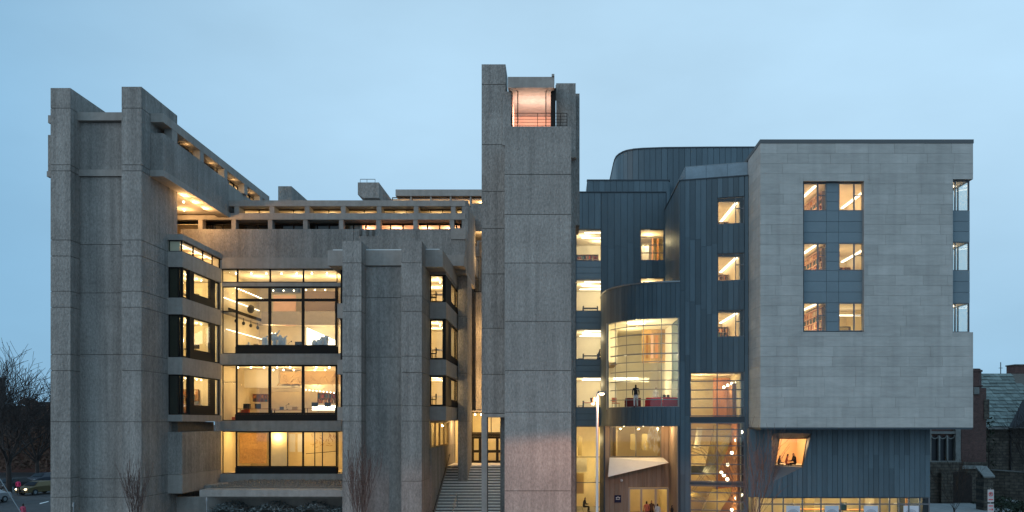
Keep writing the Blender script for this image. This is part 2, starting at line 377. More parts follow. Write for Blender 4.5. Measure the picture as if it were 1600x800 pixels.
# --- main block: upper storeys behind
XR = -7.25
zt = lambda y: Z(y, 66.2)
B('roof_slab', cb, CONC, XS + 0.005, X(727, 66.2), 66.2, 76, zt(322), zt(313))
B('floor_slab', cb, CONC, XS + 0.065, X(727, 66.2), 66.2, 76, zt(343), zt(333))
for pxx in (369.5, 424.5, 479.5, 536, 592, 650, 708):
    B('concrete_post', cb, CONC, X(pxx - 3.6, 66.2), X(pxx + 3.6, 66.2), 66.24, 67.6, zt(333) + 0.002, zt(322) - 0.002)
cols = (313, 365, 422, 477, 533, 591, 649, 706)
for pxx in cols:
    B('concrete_column', cb, CONC, X(pxx - 3.4, 66.25), X(pxx + 3.4, 66.25), 66.25, 66.9, 22.005, zt(343) - 0.003)
B('edge_beam', cb, CONC, -33, XS + 0.062, 66.22, 66.7, zt(343), zt(336))
B('terrace_floor', cb, CONC, -27.4, XR - 0.1, 64.9, 76, 20.4, 22.0)
r = room(cb, XS + 0.2, XR - 0.2, 67.4, 73, zt(333) + 0.07, zt(322) - 0.07, WALLI)
edges = [XS + 0.15] + [X(q, 66.2) for q in (369.5, 424.5, 479.5, 536, 592, 650, 708)] + [XR - 0.1]
for a, b in zip(edges, edges[1:]):
    n = max(1, int((b - a) / 1.0)); window(cb, front(67.3), a + 0.05, b - 0.05, zt(333) + 0.01, zt(322) - 0.01, vs=[a + (b - a) * i / n for i in range(1, n)] if b - a > 1.2 else (), fw=0.05, mw=0.04)
    lamp((a + b) / 2, 68.6, zt(322) - 0.3, 34, (1, 0.74, 0.42), 0.07)
    bulbs(r, [(a + (b - a) * q, 69.6, zt(322) - 0.2) for q in (0.3, 0.7)], 0.06)
zw0, zw1 = 22.02, 23.40
edges = [XB1 - 0.3] + [X(q, 66.2) for q in cols] + [XR - 0.2]
rl = room(cb, -33, X(562, 67.2), 67.5, 75, zw0 + 0.05, zw1, WALLI, openl=False)
rr = room(cb, X(562, 67.2) + 0.13, XR - 0.5, 67.5, 75, zw0 + 0.05, zw1, WALLP)
for i, (a, b) in enumerate(zip(edges, edges[1:])):
    a2, b2 = a * 67.3 / 66.2, b * 67.3 / 66.2
    window(cb, front(67.3), a2 + 0.02, b2 - 0.02, zw0 + 0.01, zw1 + 0.02, vs=[a2 + (b2 - a2) / 3, a2 + 2 * (b2 - a2) / 3], fw=0.08, mw=0.10, gm=GLASS if i > 4 else GLASSD)
for xx in (-16, -13.5, -11, -9): lamp(xx, 68.6, zw1 - 0.35, 60, (1, 0.55, 0.36), 0.08)
bulbs(rl, [(-29.4, 70.2, zw1 - 0.2), (-26.0, 70.2, zw1 - 0.2)], 0.06); lamp(-30.5, 70.5, zw1 - 0.4, 25, (1, 0.66, 0.36))
# parapet wall with ribbed face
k64 = lambda y: Z(y, 64.4)
B('parapet', cb, CORD, XB1 - 2.2, X(552, 64.4), 64.4, 64.9, k64(403) + 0.02, k64(358))
B('parapet', cb, CORD, X(552, 64.4) + 0.03, XR, 64.4, 64.9, k64(403) + 0.02, k64(358))
B('concrete_band', cb, CONC, X(705, 64.4), XR + 0.04, 64.3, 64.95, k64(374), k64(357))
B('concrete_band', cb, CONC, XB1 + 1.13, XR + 0.02, 64.25, 64.9, k64(420), k64(403))
B('concrete_band', cb, CONC, X(700, 63.2), XR + 0.03, 63.2, 64.24, k64(420), k64(403))
for pxx in (563, 574, 583):   # dark stained drip spouts under the parapet windows
    B('drip_spout', cb, JOINT, X(pxx - 1.6, 64.3), X(pxx + 1.6, 64.3), 64.28, 64.399, k64(368), k64(359))
# right hand return wall of the main block and the block behind it
B('side_wall', cb, CORD, XR - 0.5, XR, 66.25, 72.2, 19.2, zt(313) - 0.03)
B('side_wall', cb, CORD, XR - 0.5, XR - 0.01, 64.95, 66.2, 19.2, 22.1)
B('soffit', cb, CONC, -16, XR - 0.02, 64.92, 72.4, 18.9, 19.18)
B('concrete_block', cb, CORD, X(735, 72), X(753, 72) + 0.3, 72.25, 76, 24.0, 26.45)
B('rear_wall', cb, CORD, -33, -2.8, 78.4, 79, GZ, 24.8)
B('rear_wall', cb, CORD, X(743, 73), -4.0, 76.5, 77, 7.95, 24)
# roof objects of the main block
B('roof_fin', cb, CORD, X(430, 66.2), X(451, 66.2), 66.9, 71.2, zt(313) + 0.01, zt(287))
zz = lambda y: Z(y, 72)
xa, xb_ = X(559, 72), X(592, 72)
MB().prism([(xa, 72, zz(304)), (xa + 0.5, 72, zz(309)), (xb_, 72, zz(309)), (xb_, 72, zz(285)), (xa, 72, zz(285))], (0, 8, 0)).build('roof_block', CORD, cb)
rm = MB()
for xx in (xa + 0.15, xa + 0.75, xb_ - 0.4): rm.tube((xx, 72.3, zz(285)), (xx, 72.3, zz(278.5)), 0.025)
rm.tube((xa + 0.15, 72.3, zz(278.5)), (xb_ - 0.4, 72.3, zz(278.5)), 0.03); rm.build('roof_rail', STEEL, cb)
z8 = lambda y: Z(y, 78)
B('roof_slab', cb, CONC, X(618, 78), X(760, 78), 78, 84, z8(306), z8(296))
r = room(cb, X(600, 79), X(760, 79), 79, 84, z8(330), z8(306) - 0.08, WALLI)
for i in range(5):
    x0 = X(612 + i * 31, 78.2); window(cb, front(78.4), x0, x0 + 1.85, z8(330), z8(306) - 0.02, fw=0.06)
    lamp(x0 + 0.9, 80, z8(311), 40, (1, 0.66, 0.36))
for i in range(1, 5): B('concrete_post', cb, CONC, X(612 + i * 31, 78.2) - 0.11, X(612 + i * 31, 78.2) + 0.03, 78.1, 78.9, z8(320), z8(306) - 0.01)

# --- left wing side bay: ribbon windows on the side facing right
XQ = X(285, 57.64); YQ0, YQ1 = 57.64, 64.4
kb = lambda y: Z(y, 57.64)
def bay_band(z0, z1, m=CONC, out=0.0):
    B('concrete_band', cb, m, XB1 + 0.003, XQ + out, YQ0 - out, YQ1 - 0.03, z0, z1)
bay_band(kb(375), kb(366), out=0.05); bay_band(kb(417), kb(393)); bay_band(kb(491), kb(465)); bay_band(kb(585), kb(558)); bay_band(kb(658.5), kb(648))
B('concrete_panel', cb, CORD, XB1 + 0.003, XQ - 0.03, YQ0 + 0.02, YQ1 - 0.03, 3.30, kb(675))
B('concrete_band', cb, CONC, XB1 + 0.003, XQ, YQ0, YQ1 - 0.03, kb(771), 3.28)
B('painted_shadow_gap', cb, JOINT, XB1 + 0.003, XQ - 0.6, YQ0 + 0.6, YQ1 - 0.05, kb(675), kb(659))  # gap set back, with its shade also painted as dark colour
window(cb, rside(XQ - 0.08), YQ0 + 0.1, YQ1 - 0.1, kb(393) + 0.01, kb(375) - 0.01, vs=(59.6, 61.2, 62.9), fw=0.05, mw=0.05)
window(cb, front(YQ0 + 0.08), XB1 + 0.05, XQ - 0.1, kb(393) + 0.01, kb(375) - 0.01, fw=0.05)
rt = room(cb, -31, XQ - 0.25, YQ0 + 0.2, YQ1 - 0.15, kb(393) + 0.03, kb(375) - 0.03, WALLI, openr=True, openf=False)
B('tube_lamp', rt, TUBE, XQ - 0.65, XQ - 0.6, 58.2, 64.0, kb(375) - 0.12, kb(375) - 0.08)
for yy in (58.6, 60.3, 62, 63.5): lamp(XQ - 1.1, yy, kb(375) - 0.25, 20, (1, 0.70, 0.38), 0.05)
for lv, (z0, z1) in enumerate(((kb(465), kb(417)), (kb(558), kb(491)), (kb(648), kb(585)))):
    F = rside(XQ - 0.12)
    rr_ = room(cb, -33.0, XQ - 0.35, YQ0 + 0.25, YQ1 - 0.25, z0 + 0.03, z1 - 0.03, WALLY if lv < 2 else WALLI, openr=True, openf=False)
    # glass between thick dark posts, deep sill panel in the middle
    window(cb, F, YQ0 + 0.08, 58.85, z0 + 0.005, z1 - 0.005, fw=0.12)
    B('dark_post', cb, DARKM, XQ - 0.3, XQ - 0.02, 58.85, 59.5, z0 + 0.005, z1 - 0.005)
    sill = 0.62 if lv else 0.5
    window(cb, rside(XQ - 0.04), 59.5, 62.55, z0 + sill, z1 - 0.005, vs=(), fw=0.10)
    B('sill_panel', cb, DARKM, XQ - 0.2, XQ - 0.015, 59.5, 62.55, z0 + 0.005, z0 + sill)
    B('dark_post', cb, DARKM, XQ - 0.3, XQ - 0.03, 62.55, 63.25, z0 + 0.005, z1 - 0.005)
    window(cb, F, 63.25, YQ1 - 0.1, z0 + 0.005, z1 - 0.005, fw=0.10)
    # front face: dark glazing
    window(cb, front(YQ0 + 0.10), XB1 + 0.02, XQ - 0.02, z0 + 0.005, z1 - 0.005, vs=(XB1 + 0.72,), fw=0.06, mw=0.09, gm=GLASSD)
    bulbs(rr_, [(XQ - 0.7, yy, z1 - 0.16) for yy in (58.4, 59.7, 60.6, 61.5, 62.3, 63.7)], 0.055)
    bulbs(rr_, [(XQ - 2.6, yy, z1 - 0.16) for yy in (58.9, 60.2, 61.8, 63.4)], 0.045)
    lamp(XQ - 1.6, 59.6, z1 - 0.45, 85, (1, 0.78, 0.46)); lamp(XQ - 1.6, 62.3, z1 - 0.45, 85, (1, 0.78, 0.46)); lamp(XQ - 4.4, 61, z1 - 0.45, 60, (1, 0.74, 0.42))

# --- court window wall
XW0, XW1 = XQ + 0.01, X(530, 64.4)
FW_ = front(64.4)
B('concrete_band', cb, CONC, XW0, X(535, 64.4), 64.38, 65.0, k64(447.5), k64(441.5))
B('concrete_band', cb, CONC, XW0, X(535, 64.4), 64.15, 65.0, k64(570), k64(553))
B('concrete_band', cb, CONC, XW0, X(535, 64.4), 64.15, 65.0, k64(673.5), k64(657.5))
vx = [X(q, 64.4) for q in (371, 422, 474)]
XE = X(527, 64.4)
window(cb, FW_, XW0 + 0.02, XE, k64(441.5) + 0.01, k64(420) - 0.01, vs=vx, fw=0.06, mw=0.12)
# double height window: narrow full height light, then three wide lights over a sill panel
window(cb, front(64.45), XW0 + 0.02, vx[0] - 0.1, k64(553) + 0.01, k64(447.5) - 0.01, hs=(k64(486.5),), fw=0.06, mw=0.07)
window(cb, front(64.3), vx[0] - 0.1, XE, k64(542), k64(447.5) - 0.01, vs=vx[1:], hs=(k64(469),), fw=0.15, mw=0.22)
B('sill_panel', cb, DARKM, vx[0] - 0.1, XE, 64.2, 64.5, k64(553) + 0.01, k64(542) - 0.005)
window(cb, front(64.45), XW0 + 0.02, vx[0] - 0.1, k64(657.5) + 0.01, k64(570) - 0.01, hs=(k64(597),), fw=0.06, mw=0.05)
window(cb, front(64.3), vx[0] - 0.1, XE, k64(647), k64(570) - 0.01, vs=vx[1:], fw=0.12, mw=0.21)
B('sill_panel', cb, DARKM, vx[0] - 0.1, XE, 64.2, 64.5, k64(657.5) + 0.01, k64(647) - 0.005)
window(cb, front(64.45), XW0 + 0.02, vx[0] - 0.1, k64(740), k64(673.5) - 0.01, fw=0.06)
window(cb, front(64.3), vx[0] - 0.1, XE, k64(730), k64(673.5) - 0.01, vs=vx[1:], fw=0.10, mw=0.14)
B('sill_panel', cb, DARKM, vx[0] - 0.1, XE, 64.2, 64.5, k64(740), k64(730) - 0.005)
window(cb, front(64.45), XE, X(536, 64.4), k64(739), k64(673.5) - 0.01, fw=0.05)
window(cb, front(64.45), XE, X(533, 64.4), k64(657.5) + 0.01, k64(570) - 0.01, fw=0.05)
window(cb, front(64.45), XE, X(533, 64.4), k64(553) + 0.01, k64(447.5) - 0.01, fw=0.05, vs=())
XI1 = X(540, 65)
# rooms behind
ra = room(cb, XW0 - 0.35, XI1, 65.05, 73.5, k64(553) + 0.05, k64(420) - 0.03, WALLI)
bulbs(ra, [(XW0 + 0.7 + i * 1.22, 65.5, k64(420) - 0.18) for i in range(8)], 0.075)
bulbs(ra, [(XW0 + 0.55, 65.8 + i * 0.55, k64(447) + 0.1) for i in range(12)], 0.06)
B('tube_lamp', ra, TUBE, XW0 - 0.2, XW0 - 0.15, 65.2, 73, 17.0, 17.05)
B('balcony_slab', ra, CONC, XW0 - 0.3, XW0 + 0.25, 65.1, 73.4, 15.75, 15.95)
B('tube_lamp', ra, TUBE, XW0 + 0.02, XW0 + 0.07, 65.2, 73, 14.45, 14.50)
B('rail', ra, DARKM, XW0 + 0.22, XW0 + 0.3, 65.1, 73, 15.96, 16.2)
B('interior_beam', ra, mat('beige_concrete', (0.30, 0.255, 0.215), 0.9, nscale=3, namt=0.08), X(411, 70), XI1, 69.6, 70.1, Z(508, 70), Z(487.5, 70))
B('interior_floor_slab', ra, CEIL, X(411, 70), XI1, 70.1, 73.4, Z(503, 70), Z(497, 70))
B('partition', ra, WALLP, X(424, 71), X(459, 71), 71.5, 71.6, Z(508, 71), Z(460, 71))
B('partition', ra, mat('brown_partition', (0.25, 0.18, 0.13), 0.9), X(476, 71), X(527, 71), 71.0, 71.1, Z(486, 71), Z(455, 71))
B('ceiling_duct', ra, GREYM, X(424, 67), X(472, 67), 66.6, 67.2, Z(458, 67), Z(449, 67))
bulbs(ra, [(X(q, 66.3), 66.3, Z(454, 66.3)) for q in (427, 443, 459)], 0.06)
bulbs(ra, [(X(q, 66.3), 66.3, Z(453, 66.3)) for q in (478, 492, 508)], 0.06)
bulbs(ra, [(X(420 + 5 * i, 72), 72, Z(520 + i * 0.5, 72)) for i in range(3)], 0.04)
for xx, yy, zz_, pw in ((-24.8, 67.5, 18.4, 105), (-21.5, 67.5, 18.4, 105), (-18.6, 67.5, 18.4, 105), (-24.5, 70, 15.0, 90), (-20.5, 71.6, 14.2, 95), (-18, 67.8, 14.2, 70), (-22.5, 67, 14.2, 60)):
    lamp(xx, yy, zz_, pw, (1, 0.76, 0.44), 0.08)
MB().trap(front(72.5), X(480, 72.5), X(527, 72.5), Z(540, 72.5), Z(548, 72.5), Z(512, 72.5), Z(533, 72.5), 0, 0.1).build('glowing_stair_string', TUBE, ra)  # no lamp: string given a glowing material to look brightly lit
rb = room(cb, XW0 - 0.35, XI1, 65.05, 73.5, k64(657.5) + 0.05, k64(570) - 0.03, WALLI)
bulbs(rb, [(XW0 + 0.9 + i * 1.05, 65.35, k64(570) - 0.15) for i in range(9)], 0.08)
bulbs(rb, [(X(q, 67), 67, Z(578, 67)) for q in (427, 443, 459, 492, 508)], 0.07)
B('ceiling_bulkhead', rb, CEIL, XW0, X(470, 69), 69, 69.4, Z(606, 69), Z(577, 69))
B('ceiling_bulkhead', rb, WALLW, X(420, 71), XI1, 71, 71.4, Z(612, 71), Z(601, 71))
bulbs(rb, [(X(478 + i * 5.5, 69.5), 69.5, Z(609 + i * 0.6, 69.5)) for i in range(9)], 0.05)
fm = MB()
for i in range(26):
    x0 = X(438 + i * 3.5, 68.5); z0 = Z(598 - (i * 7 % 9), 68.5); fm.tube((x0, 68.5, z0), (x0 + 0.26 * (1 if i % 3 else -1), 68.45, z0 + 0.35 * (1 if i % 2 else -0.7)), 0.035)
fm.fbox(front(68.6), X(437, 68.6), XI1, Z(600, 68.6), Z(580, 68.6), -0.08, 0)
fm.build('relief_frieze', mat('tan_relief', (0.55, 0.38, 0.20), 0.8), rb)
for xx, yy in ((-25, 67), (-22.3, 67), (-19.6, 67), (-17.8, 69.8), (-24, 71), (-21, 70.6)): lamp(xx, yy, 10.75, 75, (1, 0.72, 0.38), 0.08)
rc = room(cb, XW0 - 0.35, XI1 + 0.2, 65.05, 71.5, k64(740), k64(673.5) - 0.02, WALLY, floor=WALLI)
for xx in (-25.6, -23, -20.6, -18.4): lamp(xx, 66.6, 5.8, 60, (1, 0.70, 0.34), 0.08)
lamp(-22, 69.6, 5.8, 60, (1, 0.70, 0.34), 0.08)
# relief panels and partitions on the ground floor
rp = MB()
for i in range(120):
    x0 = X(random.uniform(376, 412), 68.6); z0 = Z(random.choice((random.uniform(680, 694), random.uniform(700, 722))), 68.6)
    a = random.uniform(0, PI); rp.tube((x0, 68.5, z0), (x0 + 0.2 * math.cos(a), 68.47, z0 + 0.2 * math.sin(a)), 0.03, n=4)
rp.fbox(front(68.6), X(374, 68.6), X(416, 68.6), Z(724, 68.6), Z(677, 68.6), -0.1, 0)
rp.build('relief_panel', mat('ochre_relief', (0.60, 0.36, 0.14), 0.8, nscale=6, namt=0.2), rc)
B('partition', rc, WALLY, X(424, 67), X(448, 67), 67, 67.15, k64(740), k64(675))
B('partition', rc, DARKM, X(448.5, 66.8), X(450, 66.8), 66.8, 66.9, k64(740), k64(675))
for q in (452, 465): B('white_board', rc, WHITE, X(q, 68), X(q + 9, 68), 68, 68.06, Z(706, 68), Z(678, 68))
for q in (491, 503): B('partition_post', rc, DARKM, X(q, 66.8), X(q + 1.4, 66.8), 66.8, 66.86, k64(735), k64(675))
rq = MB(); rq.tube((X(478, 66.7), 66.7, Z(709, 66.7)), (X(526, 66.7), 66.7, Z(705, 66.7)), 0.025)
rq.build('interior_rail', DARKM, rc)
rq = MB()
for i in range(30):
    x0 = X(random.uniform(488, 522), 70.8); z0 = Z(random.uniform(680, 700), 70.8); a = random.uniform(0, PI)
    rq.tube((x0, 70.8, z0), (x0 + 0.25 * math.cos(a), 70.78, z0 + 0.25 * math.sin(a)), 0.03, n=4)
rq.build('wall_drawing', mat('ochre_line', (0.45, 0.27, 0.12), 0.8), rc)
# --- planted terrace ledge
XG = X(312, 56.2)
B('ledge_wall', cb, CONC, XW0, X(536, 64.4), 64.1, 64.7, 2.30, k64(740))
B('ledge_slab', cb, CONC, XG, X(545, 57.5), 57.6, 64.08, 1.6, 2.22)
B('ledge_slab', cb, CONC, XQ + 0.02, XG - 0.01, 61.2, 64.08, 1.6, 2.28)
B('painted_shadow_gap', cb, JOINT, XG + 0.3, X(536, 57.7), 57.66, 57.9, 2.221, 2.36)  # dark strip painted in as the shade between beam and gravel
B('concrete_beam', cb, CONC, XG - 0.01, X(540, 56.2), 56.2, 57.58, 1.87, 2.33)
gm = MB()
for i in range(900):
    x0 = random.uniform(XG + 0.1, X(536, 58)); y0 = random.uniform(57.95, 63.9)
    gm.ball((x0, y0, 2.42 + random.uniform(0, 0.06)), random.uniform(0.04, 0.11), nu=5, nv=3)
gm.box(XG + 0.05, X(536, 58), 57.92, 64.0, 2.24, 2.43)
gm.build('gravel_bed', GRAVEL, cb, kind='stuff')
B('recess_wall', cb, CONC, X(250, 58), X(540, 58), 59.0, 59.3, GZ, 1.6)
# --- second concrete tower (centre left)
k56 = lambda y: Z(y, 56.0)
zc = [GZ] + [k56(y) for y in (752, 658, 634, 582, 556.5, 486.5, 462.5, 410.7, 376)]
xC0, xC1, xD0, xD1 = X(535, 56), X(564.5, 56), X(627, 56), X(659, 56)
lifts(cb, xC0, xC1, 56, 59.5, zc); lifts(cb, xD0, xD1, 56, 59.55, zc)
k57 = lambda y: Z(y, 57.4)
lifts(cb, xC1 - 0.1, xD0 + 0.1, 57.4, 58.2, [GZ] + [k57(y) for y in (633, 558, 465, 416)])
B('concrete_band', cb, CONC, xC1 - 0.05, xD0 + 0.05, 57.25, 58.3, k57(416) + 0.03, k57(391.5))
B('coping', cb, WHITE, xC1 + 0.02, xD0 - 0.02, 57.3, 58.2, k57(391.5), k57(390))
B('tower_roof', cb, CONC, xC0 + 0.3, XR - 1.2, 58.3, 64.2, 18.3, 19.1)
kq = lambda y: Z(y, 57.5)
B('cornice_block', cb, CONC, X(512, 57.5), xC0 - 0.003, 57.5, 63.9, kq(415), kq(391))
B('coping', cb, WHITE, X(520, 57.5), xC0 - 0.01, 57.52, 59, kq(391), kq(389.8))
XV = X(697, 59.5)
B('cornice_block', cb, CONC, xD1 + 0.003, XV + 0.03, 57.5, 66.8, kq(417), kq(390))
B('coping', cb, WHITE, xD1 + 0.02, XV - 0.2, 57.52, 59, kq(390), kq(388.8))
for (y0, y1) in ((497, 474), (585, 562), (657, 636)):
    B('concrete_band', cb, CONC, X(527, 58.5), xC0 - 0.003, 58.5, 64.0, Z(y0, 58.5), Z(y1, 58.5))
B('side_glazing_wall', cb, DARKM, X(531, 59), xC0 + 0.2, 59.2, 64.0, Z(657, 59), Z(417, 59))
ks = lambda y: Z(y, 59.5)
XD = xD1
wl_ = ((472, 429), (561, 499), (634, 587.6))
for (y0, y1) in ((498, 472), (586, 562), (657, 635)):
    B('concrete_band', cb, CONC, XD - 0.3, XV, 59.5, 67.3, ks(y0) + 0.004, ks(y1))
B('concrete_band', cb, CONC, XD - 0.3, XV - 0.02, 59.52, 66.6, ks(429), kq(417) - 0.004)
for i, (y0, y1) in enumerate(wl_):
    z0, z1 = ks(y0), ks(y1)
    rv = room(cb, -14.5, XV - 0.25, 59.75, 67.2, z0 + 0.03, z1 - 0.03, WALLI, openr=True, openf=True)
    window(cb, front(59.6), X(672, 59.6), X(693, 59.6), z0 + 0.006, z1 - 0.006, fw=0.08)
    B('dark_post', cb, DARKM, X(693, 59.55), XV - 0.03, 59.58, 60.6, z0 + 0.006, z1 - 0.006)
    B('interior_lining', rv, WALLI, -14.4, X(672, 59.7), 59.7, 59.74, z0 + 0.04, z1 - 0.04)
    B('dark_post', cb, DARKM, XV - 0.25, XV - 0.035, 60.6, 62.7, z0 + 0.006, z1 - 0.006)
    window(cb, rside(XV - 0.06), 62.7, 67.0, z0 + 0.45, z1 - 0.006, vs=(65.6,), fw=0.08, mw=0.15)
    B('sill_panel', cb, DARKM, XV - 0.25, XV - 0.04, 62.7, 67.0, z0 + 0.006, z0 + 0.445)
    bulbs(rv, [(XV - 0.8, yy, z1 - 0.14) for yy in (60.5, 62, 63.5, 65, 66.5)] + [(X(684, 60.5), 60.5, z1 - 0.14)], 0.06)
    lamp(XV - 1.2, 61.6, z1 - 0.4, 80, (1, 0.76, 0.44)); lamp(XV - 1.6, 65, z1 - 0.4, 80, (1, 0.76, 0.44)); lamp(-12, 63, z1 - 0.4, 70, (1, 0.76, 0.44))
# wall beside the stairs with a row of lit windows
XT = -9.2
B('stair_side_wall', cb, CORD, XT - 0.35, XT, 59.56, 78, GZ, 5.08)
B('stair_side_wall', cb, CONC, XT - 0.35, XT - 0.01, 69.6, 78, 5.08, 19)
B('stair_side_wall', cb, CONC, XT - 0.35, XT + 0.0, 59.56, 69.6, 7.07, ks(657) + 0.0)
window(cb, rside(XT - 0.05), 59.9, 69.4, 5.10, 7.06, vs=(62.0, 64.4, 66.9), fw=0.10, mw=0.28, fm=mat('ochre_frame', (0.30, 0.22, 0.12), 0.7))
rw = room(cb, -13, XT - 0.4, 59.8, 69.5, 5.1, 7.06, WALLY, openr=True, openf=False)
B('curtain', rw, mat('ochre_curtain', (0.42, 0.30, 0.12), 0.9), XT - 1.0, XT - 0.95, 63.0, 63.9, 5.2, 7.0)
for yy in (61, 63.5, 66, 68.5): lamp(-11, yy, 6.8, 34, (1, 0.74, 0.40))
# --- stairs, pier and entrance of the slot
NS = 21; rise = (3.36 - GZ) / NS; tread = 0.45; YL = 69.0
STEPM = mat('granite_step_lit', (0.74, 0.70, 0.66), 0.8, var=0.05, nscale=6, namt=0.12)  # base raised so entrance light on the steps is part of the colour
STEPD = mat('painted_riser_shadow', (0.10, 0.095, 0.09), 0.9)  # dark tone paints the shade in the recess below each tread
st = thing('entrance_stairs', (-6.2, YL - 5, GZ), 'broad flight of stone steps climbing between concrete piers to a lit entrance', 'stairs')
sx0, sx1 = XT + 0.004, -3.42
for i in range(NS):
    y0 = YL - tread * (NS - i)
    zt_ = GZ + rise * (i + 1)
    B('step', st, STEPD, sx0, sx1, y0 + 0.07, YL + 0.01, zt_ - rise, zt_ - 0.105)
    B('tread', st, STEPM, sx0, sx1, y0, y0 + tread + 0.06, zt_ - 0.105, zt_)
B('landing', st, STEPM, sx0, sx1, YL + 0.03, 78, 3.1, 3.36)
hr = MB(); hr.tube((XT + 0.12, YL - 9.3, 0.4), (XT + 0.12, YL, 4.3), 0.03)
for i in range(5): yy = YL - 9 + i * 2.2; zz_ = 0.4 + (yy - YL + 9.3) / 9.3 * 3.9; hr.tube((XT + 0.12, yy, zz_), (XT + 0.0, yy, zz_ - 0.05), 0.015)
hr.build('handrail', DARKM, st)
hr = MB(); xx = -7.6; hr.tube((xx, 58.9, GZ), (xx, 58.9, GZ + 1.1), 0.03); hr.tube((xx, 58.9, GZ + 1.1), (xx, 62, 1.55), 0.03); hr.tube((xx, 62, 1.55), (xx, 62, 0.5), 0.03); hr.build('handrail', STEEL, st)
lifts(cb, -8.03, XR - 0.01, 66, 69.3, [1.2, Z(658, 66), Z(583, 66), Z(494, 66), 18.9])
window(cb, front(73), X(737, 73), -3.5, 6.05, 7.92, vs=(-6.7, -5.9, -5.0, -4.2), fw=0.07, mw=0.06)
B('entrance_beam', cb, DARKM, X(737, 73), -3.5, 72.8, 73.1, 5.75, 6.04)
window(cb, front(73), X(737, 73), -3.5, 3.37, 5.74, vs=(-6.9, -6.3, -5.35, -4.55), hs=(4.4,), fw=0.2, mw=0.24)
re_ = room(cb, -9.1, -3.0, 73.2, 78.2, 3.37, 7.9, WALLY, floor=FLOORI)
B('door_mat', re_, CARPET, -5.9, -4.9, 73.3, 74.6, 3.371, 3.40)
bulbs(re_, [(-7.3 + i * 0.55, 72.6, 7.7) for i in range(3)], 0.08)
lamp(-6.8, 74.6, 7.3, 110, (1, 0.76, 0.42)); lamp(-4.6, 75, 7.3, 110, (1, 0.76, 0.42))
B('corridor_wall', cb, CORD, X(743, 73), -3.6, 73.2, 73.6, 7.98, 18.7)
B('concrete_band', cb, CONC, X(737, 73) - 0.2, -3.6, 72.7, 73.6, 7.93, 8.05)
for z_ in (23.3, 21.6): lamp(-6.75, 72.6, z_, 60, (1, 0.66, 0.32), 0.09)
lamp(-6.1, 71.0, 7.6, 190, (1, 0.64, 0.30), 0.08); lamp(-6.3, 71.4, 10.5, 190, (1, 0.62, 0.28), 0.06); lamp(-6.3, 71.4, 15.0, 210, (1, 0.62, 0.28), 0.06)
lamp(-8.6, 71.2, 6.7, 60, (1, 0.66, 0.30), 0.06)
window(cb, front(74), X(741, 74), X(752, 74), 18.9, 22.1, fw=0.05)

# --- main concrete tower
k50 = lambda y: Z(y, 50.0); k53 = lambda y: Z(y, 53.5)
tx0, tx1 = X(788.5, 50), X(892.5, 50)
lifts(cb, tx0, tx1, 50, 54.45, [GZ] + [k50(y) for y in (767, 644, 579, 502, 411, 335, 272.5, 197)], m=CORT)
lx0, lx1 = X(752.5, 53.5), X(790, 53.5)
lifts(cb, lx0, lx1, 53.5, 55.7, [k53(y) for y in (646, 585, 513, 428, 357, 299, 226, 132, 100)])
B('portal_column', cb, CONC, lx0, X(761, 53.5), 53.4, 54.3, GZ, k53(652) - 0.002)
B('portal_column', cb, CORD, X(780, 53.5), tx0 + 0.3, 54.48, 58, GZ, k53(652) - 0.002)
B('portal_lintel', cb, CONC, lx0, tx0 + 0.3, 53.42, 55.6, k53(652), k53(646.5))
B('tower_core', cb, CORD, lx1 - 0.3, 1.26, 54.52, 58, 7.3, 25.2)
B('tower_core', cb, CORD, tx0 + 0.32, 1.26, 54.52, 58, GZ, 7.28)
B('tower_pier', cb, CORD, X(869, 54.5), X(899.5, 54.5), 54.5, 57.9, 25.21, Z(130, 54.5))
B('tower_pier', cb, CORD, X(868, 55.5), X(896, 55.5), 55.2, 57.5, Z(130, 54.5) + 0.01, Z(126, 54.5))
B('tower_pier', cb, CORD, 1.27, X(905, 58), 57, 60, Z(357, 58), Z(155, 58))
B('concrete_block', cb, CONC, tx1 + 0.01, 1.30, 54.0, 54.49, Z(246, 54), Z(238, 54))
# lantern room
hx0, hx1 = X(793.5, 52.8), X(866, 52.8)
B('lantern_roof', cb, CONC, hx0, hx1, 52.8, 58, Z(137, 52.8), Z(120, 52.8))
B('concrete_block', cb, CONC, X(862, 52.8), hx1 + 0.01, 52.7, 54.0, Z(120, 52.8) + 0.002, Z(116.5, 52.8))
B('tower_pier', cb, CORD, lx1 - 0.2, X(799, 53.4), 53.4, 57.9, 25.21, Z(137, 52.8) - 0.003)
gx0, gx1 = X(799.5, 53.4), X(862, 53.4)
window(cb, front(53.4), gx0, gx1, 25.3, Z(140, 53.4), vs=(X(809, 53.4), X(853, 53.4)), fw=0.06, mw=0.06)
B('dark_post', cb, DARKM, X(862, 53.4), X(868, 53.4), 53.35, 57.5, 25.21, Z(138, 53.4))
rn = room(cb, gx0 + 0.02, gx1 - 0.05, 53.6, 57.8, 25.25, Z(139.5, 53.4), WALLP, openf=True)
bulbs(rn, [(X(q, 54.2), 54.2, Z(143, 54.2)) for q in (806, 830, 853)], 0.06)
lamp(-2.2, 54.9, 27.4, 90, (1, 0.84, 0.86), 0.06); lamp(-1.0, 54.9, 27.4, 90, (1, 0.84, 0.86), 0.06)
lamp(0.1, 53.5, 27.6, 3, (1, 0.7, 0.4), 0.04)
rm = MB()
for pxx in (799, 840, 876, 886): rm.tube((X(pxx, 50.5), 50.5, 25.2), (X(pxx, 50.5), 50.5, 26.2), 0.018)
for i in range(5): rm.tube((X(798, 50.5), 50.5, 25.45 + i * 0.19), (X(886, 50.5), 50.5, 25.45 + i * 0.19), 0.012 if i < 4 else 0.02)
rm.build('balcony_rail', DARKM, cb)

